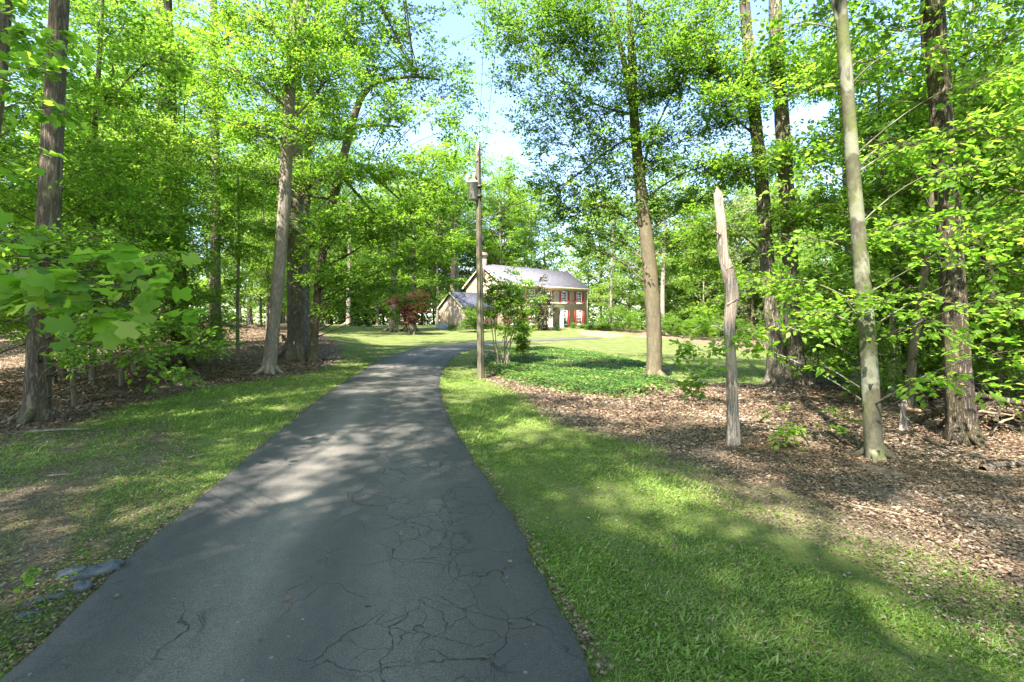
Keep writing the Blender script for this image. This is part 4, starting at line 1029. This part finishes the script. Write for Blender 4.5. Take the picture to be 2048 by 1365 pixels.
# planting round the house
seedling('flowering_magnolia', 1085, 658, 57, [(1085,648,57,.9),(1078,630,57,1.1),(1092,628,57,1.1),(1084,608,57,1.2),(1090,590,57,1.0),(1083,574,57,.8),(1086,560,57,.5),(1066,610,57,.7),(1100,600,57,.7)], 'dark narrow tree with pale blossom in front of the house facade', .17, 'leaf_magnolia', 56, 1.7, 'tree', .5, 'rhomb', 16, flat=1.1, stems=5, sr=.07)
seedling('round_porch_shrub', 1115, 662, 57, [(1115,654,57,.42),(1115,650,57,.38)], 'round clipped evergreen left of the porch columns', .09, 'leaf_dark', 57, 2.2, 'shrub', .2, 'rhomb', 16, flat=1.1)
seedling('wing_corner_shrub', 945, 660, 52, [(945,650,52,.9),(935,640,52,.9),(952,632,52,1.0),(940,622,52,.8),(925,652,52,.5)], 'tall dark green shrub at the corner of the garage wing', .13, 'leaf_mid', 58, 1.6, 'shrub', .4, 'rhomb', 16, flat=.9)
for i, (px, py, D, r, lm, lab) in enumerate([(905,656,55,.45,'leaf_mid','low shrub at the foot of the garage gable'),(960,656,53,.5,'leaf_dark','low dark shrub behind the utility pole by the house wall'),(1035,653,55,.5,'leaf_mid','low shrub under the left front windows'),
        (1066,655,56,.4,'leaf_far','low light green shrub beneath the magnolia'),(1148,655,62,.45,'leaf_mid','small shrub right of the porch steps'),(1165,657,62,.6,'leaf_mid','rounded shrub at the right corner of the house'),
        (1182,658,60,.8,'leaf_dark','dark spreading shrub beside the pink mulch'),(1198,656,60,.8,'leaf_far','light green shrub behind the pink mulch'),(1214,656,60,.9,'leaf_mid','round shrub right of the light green one'),
        (703,652,55,.4,'leaf_dark','leftmost of the three small dark shrubs on the far lawn crest'),(718,652,55,.5,'leaf_dark','middle of the three small dark shrubs on the far lawn crest'),(739,652,55,.5,'leaf_dark','rightmost of the three small dark shrubs on the far lawn crest')]):
    seedling('garden_shrub', px, py+4, D, [(px-3,py,D,r*.8),(px+3,py-2,D,r*.8),(px,py-6,D,r*.7)], lab, .12, lm, 60+i, 1.8, 'shrub', .3, 'rhomb', 14, flat=.9, group='garden shrubs around the house and lawn')
seedling('red_maple', 818, 660, 47.5, [(820,640,47.5,1.0),(835,620,47.5,1.3),(805,615,47.5,1.2),(822,600,47.5,1.3),(850,605,47.5,.9),(792,598,47.5,.8),(840,590,47.5,.9)], 'reddish purple leaved small maple on the lawn crest left of the house', .14, 'leaf_red', 75, 1.25, 'tree', .5, 'rhomb', 16, flat=.7, sr=.10, stems=4)
for i, (px, D, w, b_, lab) in enumerate([(787,50,15,'bark_brown','thick dark trunk left of the reddish maple'),(822,51,16,'bark_brown','thick dark trunk behind the reddish maple'),(697,58,9,'bark_pale','pale sunlit trunk on the far lawn crest'),
        (905,72,12,'bark_olive','tall grey trunk rising behind the garage wing'),(642,50,9,'bark_brown','dark trunk just right of the crooked oak on the crest'),(755,60,5,'bark_olive','thin grey trunk between the crest shrubs and the red maple'),(1222,62,5,'bark_pale','thin pale trunk in the sunny thicket right of the house'),(1325,60,9,'bark_pale','pale trunk in the sunny thicket behind the forked tree')]):
    gp = G(px, 657 if px < 1200 else 672)
    y0 = HY+(CAMZ-H(P(px,0,D)[0], D))/D*FPX
    photo_tree('crest_tree', lab, 'tree', (px, y0, D), [[(px,y0,w*1.2),(px,590,w),(px+3,480,w*.8),(px+5,400,w*.5)]], b_, [(px-20,520,D,2.6),(px+20,480,D,2.8),(px,420,D,3.0),(px+25,560,D,2.0),(px-25,590,D,1.6)], leaf=.20, lmat='leaf_far' if px > 1200 else 'leaf_bright', seed=80+i, cover=.55, spray=.8, group='trees on the far lawn crest', nl=16, ntrunk=12)

# ------------------------------------------------------------------ woods: a few models, then copies of them
protos = {}
UG = 'layered understory trees in the woods'; CG = 'tall canopy trees in the woods'; FG = 'sunny trees beyond the lawn'
for i in range(4):
    protos['u%d' % i] = generic_tree('understory_tree', 'slim woodland tree with flat layered bright green sprays', 'tree', 8.5+i*1.2, 3.4, 1.3+.3*i, .075+.01*i, .11, ['leaf_bright','leaf_fresh','leaf_far','leaf_mid'][i], ['bark_olive','bark_pale','bark_brown','bark_olive'][i], 100+i, 28, .60, .6, UG, .05, 'layer', (.8, 1.4), flat=.35)
for i in range(3):
    protos['c%d' % i] = generic_tree('canopy_tree', 'tall straight woodland tree with crown high above the ground', 'tree', 21+2*i, 4.6, 7.5+i, .22+.04*i, .17, ['leaf_bright','leaf_mid','leaf_fresh'][i], ['bark_oak','bark_brown','bark_pale'][i], 110+i, 34, .42, .8, CG, .02, 'round', (1.4, 2.2))
for i in range(3):
    protos['f%d' % i] = generic_tree('sunny_tree', 'pale sunlit tree in the wall of woods beyond the lawn', 'tree', 13+3.5*i, 4.6, 1.0+i*1.5, .18, .25, ['leaf_far','leaf_pale','leaf_far'][i], ['bark_pale','bark_olive','bark_brown'][i], 120+i, 40, .62, 1.0, FG, .03, 'round', (1.3, 2.2))
for i in range(2):
    protos['b%d' % i] = generic_tree('thicket_bush', 'leafy bush in the woodland undergrowth', 'shrub', 2.2, 1.3, .3, .03, .09, ['leaf_bright','leaf_mid'][i], 'bark_olive', 130+i, 12, .7, .35, 'undergrowth bushes', .05, 'round', (.45, .8))
LAND = [('straight brown tree',98,8.9),('furrowed vine tree',350,18.5),('columnar tree on the mound',431,23),('pale leaning tree',560,17),('crooked limbed oak',650,21),('utility pole',960,17.5),('garage wing',905,57),('house porch',1120,60),('forked tree',1300,16),('bare snag',1455,7),('double trunk oak',1560,15.5),('smooth beech',1725,6.4),('biggest dark trunk',1900,7.3),('right picture edge',2048,8),('left picture edge',0,8)]
pending = []
lit_at = lambda x, y: max(float(sdist(q, np.array([x]), np.array([y]))[0]) for q in (LITTER_L, LITTER_R, FARWOOD))

def relabel():
    ks = {}
    for o, lab, x, y in pending:
        px = pxx(x, y); nm, lx, ly = min(LAND, key=lambda q: abs(q[1]-px)); d = px-lx
        rel = 'behind' if abs(d) < 28 else ('left of' if d < 0 else 'right of')
        if 'picture edge' in nm: rel = 'at' if abs(d) < 60 else ('just outside' if (d < 0) == (lx < 100) else 'inside')
        ks.setdefault((lab, rel, nm), []).append((y, abs(d), o))
    W = ['nearest', 'second nearest', 'third nearest', 'fourth nearest', 'fifth nearest', 'sixth nearest', 'seventh nearest', 'eighth nearest', 'ninth nearest', 'tenth nearest', 'farthest']
    for (lab, rel, nm), L in ks.items():
        L.sort(key=lambda q: q[0])
        for i, (y, d, o) in enumerate(L):
            o['label'] = '%s %s the %s' % (lab, rel, nm) + ('' if len(L) == 1 else ', %s of them' % W[min(i, 10)])
used = set(); placed = []; pxx = lambda x, y: CX+FPX*x/max(y, .1)
def put(key, x, y, s=1.0, label=None, rz=None):
    rz = rng.random()*6.28 if rz is None else rz
    z = H(x, y)
    sc = (s*(.9+.2*rng.random()), s*(.9+.2*rng.random()), s*(.9+.2*rng.random()))
    if key not in used:
        o = protos[key]; o.location = (x, y, z); o.rotation_euler = (0, 0, rz); o.scale = sc; used.add(key)
    else: o = copy_tree(protos[key], (x, y, z), rz, sc)
    if label: pending.append((o, label, x, y))
    placed.append((x, y)); return o
def scatter(n, cond_, keys, ymin, ymax, xmin, xmax, dmin, smin, smax, labels):
    cond = lambda x, y: cond_(x, y) and float(lit_at(x, y)) > .6
    k = 0; tries = 0; loc = []
    while k < n and tries < n*60:
        tries += 1
        y = ymin+(ymax-ymin)*rng.random(); x = xmin+(xmax-xmin)*rng.random()
        if not cond(x, y): continue
        if any((x-a)**2+(y-b)**2 < dmin*dmin for a, b in loc): continue
        loc.append((x, y)); key = keys[int(rng.integers(len(keys)))]
        put(key, x, y, smin+(smax-smin)*rng.random(), labels[key[0]] if isinstance(labels, dict) else labels); k += 1
    return k
def pxx(x, y): return CX+FPX*x/max(y, .1)
UL = {'u': 'slim layered woodland tree', 'c': 'tall straight woodland tree', 'f': 'pale sunlit tree', 'b': 'leafy undergrowth bush'}
scatter(15, lambda x, y: (-250 < pxx(x, y) < 60 or 110 < pxx(x, y) < 330) and y > 10, ['u0','u1','u2','u3'], 9, 18, -18, -4, 2.0, .7, 1.05, UL)
scatter(24, lambda x, y: (-350 < pxx(x, y) < (460 if y < 24 else 630)), ['u0','u1','u2','u3'], 17, 50, -44, -5, 2.6, .8, 1.2, UL)
scatter(15, lambda x, y: -300 < pxx(x, y) < 640, ['c0','c1','c2'], 32, 74, -64, -6, 4.0, .85, 1.15, UL)
scatter(14, lambda x, y: 1780 < pxx(x, y) < 2250, ['u0','u1','u2','u3'], 9.5, 19, 5, 24, 1.9, .7, 1.0, UL)
scatter(26, lambda x, y: 1600 < pxx(x, y) < 2350, ['u0','u1','u2','u3'], 18, 48, 9, 60, 2.6, .8, 1.2, UL)
scatter(13, lambda x, y: 1560 < pxx(x, y) < 2300, ['c0','c1','c2'], 28, 68, 8, 70, 4.0, .85, 1.1, UL)
scatter(26, lambda x, y: (1250 if y < 78 else 1175) < pxx(x, y) < 1600, ['f0','f1','f2','f2','u2'], 60, 84, 8, 60, 3.0, .9, 1.35, UL)
scatter(36, lambda x, y: 560 < pxx(x, y) < 1230 and (x*.62-(y-58)*.78) < -14, ['f1','f2','f2','c0','c2'], 74, 104, -40, 26, 3.8, 1.05, 1.4, UL)
scatter(36, lambda x, y: 1610 < pxx(x, y) < 2300, ['b0','b1'], 10.5, 28, 6, 36, 1.3, .7, 1.4, UL)
scatter(8, lambda x, y: -300 < pxx(x, y) < 480, ['b0','b1'], 14, 34, -40, -5, 2, .5, .9, UL)
scatter(16, lambda x, y: 1205 < pxx(x, y) < 1620, ['b0','b1'], 55, 62, 8, 40, 1.6, 1.0, 1.8, UL)
scatter(22, lambda x, y: 560 < pxx(x, y) < 880, ['c0','u1','u0','f1','u2'], 60, 84, -40, -8, 3.2, .9, 1.3, UL)
relabel()
# the wood goes on behind them as one mass of leaves
g = np.random.default_rng(91); n = 150000
th_ = (g.random(n)-.5)*2*1.05; rr_ = 88+45*g.random(n); fx_ = rr_*np.sin(th_); fy_ = rr_*np.cos(th_)
topn = 7+4.5*np.sin(th_*9+1)+3*np.sin(th_*23)+2.5*np.sin(th_*51+2)+rr_*.05
fz_ = H(fx_, fy_)+topn*g.random(n)**1.3-.3
cell = np.sin(fx_*.9)*np.sin(fy_*.8)*np.sin(fz_*1.1+fx_*.3)
k_ = cell+.35*g.normal(size=n) > -.15; fx_, fy_, fz_ = fx_[k_], fy_[k_], fz_[k_]; n = len(fx_)
fw = leaf_obj('distant_woods', np.c_[fx_, fy_, fz_], g.normal(size=(n, 3))*[1, 1, .4], np.c_[g.normal(size=(n, 2))*.7, np.ones(n)], .45+.4*g.random(n), g.random(n), M['leaf_far'])
tag(fw, 'far off green woodland closing the view behind all the trees', 'woods', kind='stuff')
# trees on the near side of the driveway entrance, behind the viewpoint, whose crowns shade the foreground
for (x, y, key, s) in [(-7,-5,'c0',1),(7.5,-7,'c1',1.0),(-3,-13,'c2',1.0),(-12,-1,'c1',1.05),(-9,-14,'c2',1),(-13,5,'c0',.9),(3,-9,'c0',1),(-16,-8,'c2',1),(-5,-10,'c1',1),(12,-4,'c0',.9),(-4,-20,'c1',1.05),(8,-16,'c2',1)]:
    o = put(key, x, y, s); o['label'] = 'tall roadside tree behind the viewpoint that shades the driveway'; o['group'] = 'roadside trees behind the viewpoint'


# ------------------------------------------------------------------ ground plants and litter
def scatter_pts(n, dens_pow, xr, yr, g):
    """points on the ground, denser near the camera"""
    y = yr[0]*(yr[1]/yr[0])**(g.random(n)**dens_pow)
    x = (g.random(n)*(xr[1]-xr[0])+xr[0])*y
    return x, y
g = np.random.default_rng(5)
# grass
n = 800000
x, y = scatter_pts(n, .9, (-1.12, 1.12), (1.7, 30), g)
lit, thin, road, mul = masks(x, y)
nz = np.sin(x*1.7+y*.9)*np.cos(y*1.3-x*.7)+.6*np.sin(x*4.3)*np.cos(y*3.7)+.3*np.sin(x*11+y*7)
keep = (lit < .25*g.normal(size=n)-.05+nz*.12) & (road < .015) & (g.random(n) < np.where(thin > -.3*g.random(n), np.clip(.42+.35*nz, .10, 1), np.clip(.85+.3*nz, .55, 1)))
x, y = x[keep], y[keep]; z = H(x, y)
n = len(x); a = g.random(n)*6.28; hgt = (.011+.018*g.random(n)+.022*(g.random(n) < .012))*(1+.2*nz[keep])*np.clip(y/5, .9, 1.9)
Ax = np.c_[np.cos(a)*.75, np.sin(a)*.75, .22+.5*g.random(n)]
gr_ = leaf_obj('grass', np.c_[x, y, z-.004], Ax, np.c_[-np.cos(a)*.4, -np.sin(a)*.4, np.ones(n)], hgt*1.7, np.clip(g.random(n)*.7+.22*(nz[keep]+1)*.5, 0, 1), None, None, 'blade2')
M['grass'] = leaf_mat('grass_blades', [(0, (.10, .175, .026)), (.45, (.165, .26, .042)), (.8, (.25, .34, .075)), (.93, (.44, .41, .22)), (1, (.50, .43, .30))], trans=.3)
gr_.data.materials.append(M['grass']); tag(gr_, 'short patchy grass on both verges of the driveway', 'grass', kind='stuff')
# clover and weeds in the grass
n = 90000
x, y = scatter_pts(n, .9, (-1.12, 1.12), (1.8, 16), g)
lit, thin, road, mul = masks(x, y)
pt_ = np.sin(x*2.3+1.1)*np.cos(y*1.9)+.7*np.sin(x*5.1+y*3.3)
kp = (lit < -.1) & (road < -.03) & (pt_+.4*g.normal(size=n) > .55)
x, y = x[kp], y[kp]; n = len(x); a = g.random(n)*6.28
cl_ = leaf_obj('clover', np.c_[x, y, H(x, y)+.008+.02*g.random(n)], np.c_[np.cos(a), np.sin(a), .15*g.normal(size=n)], np.c_[g.normal(size=(n, 2))*.3, np.ones(n)], .014+.014*g.random(n), g.random(n), M['leaf_bright'], None, 'oval')
tag(cl_, 'small round leaved clover and weeds growing among the grass', 'clover', kind='stuff')
# leaf litter
n = 620000
x, y = scatter_pts(n, .85, (-1.15, 1.15), (2.4, 34), g)
lit, thin, road, mul = masks(x, y)
keep = ((lit > .28*g.normal(size=n)+.1) & (road < 0)) | ((thin > -.4) & (g.random(n) < .26) & (road < -.02)) | ((road < -.01) & (road > -.10) & (g.random(n) < .45)) | ((g.random(n) < .03) & (road < 0)) | ((road < .06) & (road > 0) & (g.random(n) < .03))
x, y = x[keep], y[keep]; z = H(x, y); n = len(x); a = g.random(n)*6.28
M['litter'] = leaf_mat('dead_leaves', [(0, (.075, .048, .032)), (.3, (.16, .105, .068)), (.6, (.25, .17, .115)), (.85, (.35, .265, .19)), (1, (.48, .40, .31))], trans=.12, tcol=(1.1, .9, .6))
li = leaf_obj('leaf_litter', np.c_[x, y, z+.006+.016*g.random(n)], np.c_[np.cos(a), np.sin(a), g.normal(size=n)*.22], np.c_[g.normal(size=(n, 2))*.32, np.ones(n)], (.02+.04*g.random(n))*np.clip(y/7, .8, 1.9)*np.where(lit[keep] < 0, .7, 1), np.clip(g.random(n)**1.25*.85+.12*np.sin(x*1.9)*np.cos(y*1.4)+.08, 0, 1), M['litter'])
tag(li, 'brown fallen leaves covering the woodland floor', 'leaf litter', kind='stuff')
n = 2600
x, y = scatter_pts(n, .45, (-1.15, 1.15), (2.6, 20), g)
lit, thin, road, mul = masks(x, y)
kp = ((lit > -.1) | ((thin > -.1) & (g.random(n) < .25))) & (road < -.05); x, y = x[kp], y[kp]; n = len(x); z = H(x, y); a = g.random(n)*6.28; L = .04+.22*g.random(n)**3
P0 = np.c_[x, y, z+.012]; P1 = P0+np.c_[np.cos(a)*L, np.sin(a)*L, .01+.05*g.random(n)]
P1[:, 2] = np.maximum(P1[:, 2]-z+H(P1[:, 0], P1[:, 1]), H(P1[:, 0], P1[:, 1])+.008)
tw = twigs_mesh('twig_litter', P0, P1, .0012+.003*g.random(n), np.full(n, .0008), plain('twig_dry', (.20, .15, .105), .9, .1), None, sag=0, g=g)
tag(tw, 'thin dry twigs strewn over the leaf litter', 'twigs', kind='stuff')
# ground cover bed
n = 60000
lo, hi = BED.min(0)-.3, BED.max(0)+.3
x = lo[0]+(hi[0]-lo[0])*g.random(n); y = lo[1]+(hi[1]-lo[1])*g.random(n)
sd_ = sdist(BED, x, y); nz = np.sin(x*2.1)*np.cos(y*1.9+1)+.5*np.sin(x*5+y*4)
keep = sd_ > -.05+.12*g.normal(size=n)+.1*nz
x, y, sd_, nz = x[keep], y[keep], sd_[keep], nz[keep]; n = len(x)
top = np.clip(sd_*.8, .04, .22)*(1+.25*nz); zz = H(x, y)+top*(.35+.65*g.random(n)**.5); a = g.random(n)*6.28
gc = leaf_obj('ground_cover', np.c_[x, y, zz], np.c_[np.cos(a), np.sin(a), g.normal(size=n)*.25], np.c_[g.normal(size=(n, 2))*.35, np.ones(n)], .075+.05*g.random(n), np.clip(g.random(n)*.6+.15+.28*nz, 0, 1), M['leaf_cover'], None, 'rhomb')
tag(gc, 'low glossy green ground cover around the forked tree', 'ground cover', kind='stuff')
# a few dead leaves blown on to the asphalt
WH = ['by the left edge near the stones','on the left half, nearest the viewer','beside the left side cracks','right of the middle where cracks begin','nearest the bottom, on the right half','near the right edge, upper of a pair','near the right edge, lower of a pair','on the cracked right half','left of the sunlit patch','against the right edge halfway up','topmost, near the right edge','in the middle of the near driveway','low on the left half by the bottom','on the dark middle band']
for k, (px, py) in enumerate([(235,1207),(582,1212),(310,1000),(806,1082),(958,1335),(1015,1265),(1068,1270),(1000,1152),(628,995),(1025,1135),(884,1052),(727,1225),(520,1300),(640,1130)]):
    b = G(px, py); a = g.random()*6.28
    o = leaf_obj('dead_leaf', np.zeros((1, 3)), np.array([[1, 0, .1]]), np.array([[0, .3, 1.]]), np.array([.035+.02*g.random()]), np.array([.2+.4*g.random()]), M['litter'], None, 'oval')
    o.location = (b[0], b[1], b[2]+.034); o.rotation_euler = (0, 0, a); tag(o, 'dead leaf on the asphalt ' + WH[k], 'leaf', 'dead leaves blown on to the asphalt')
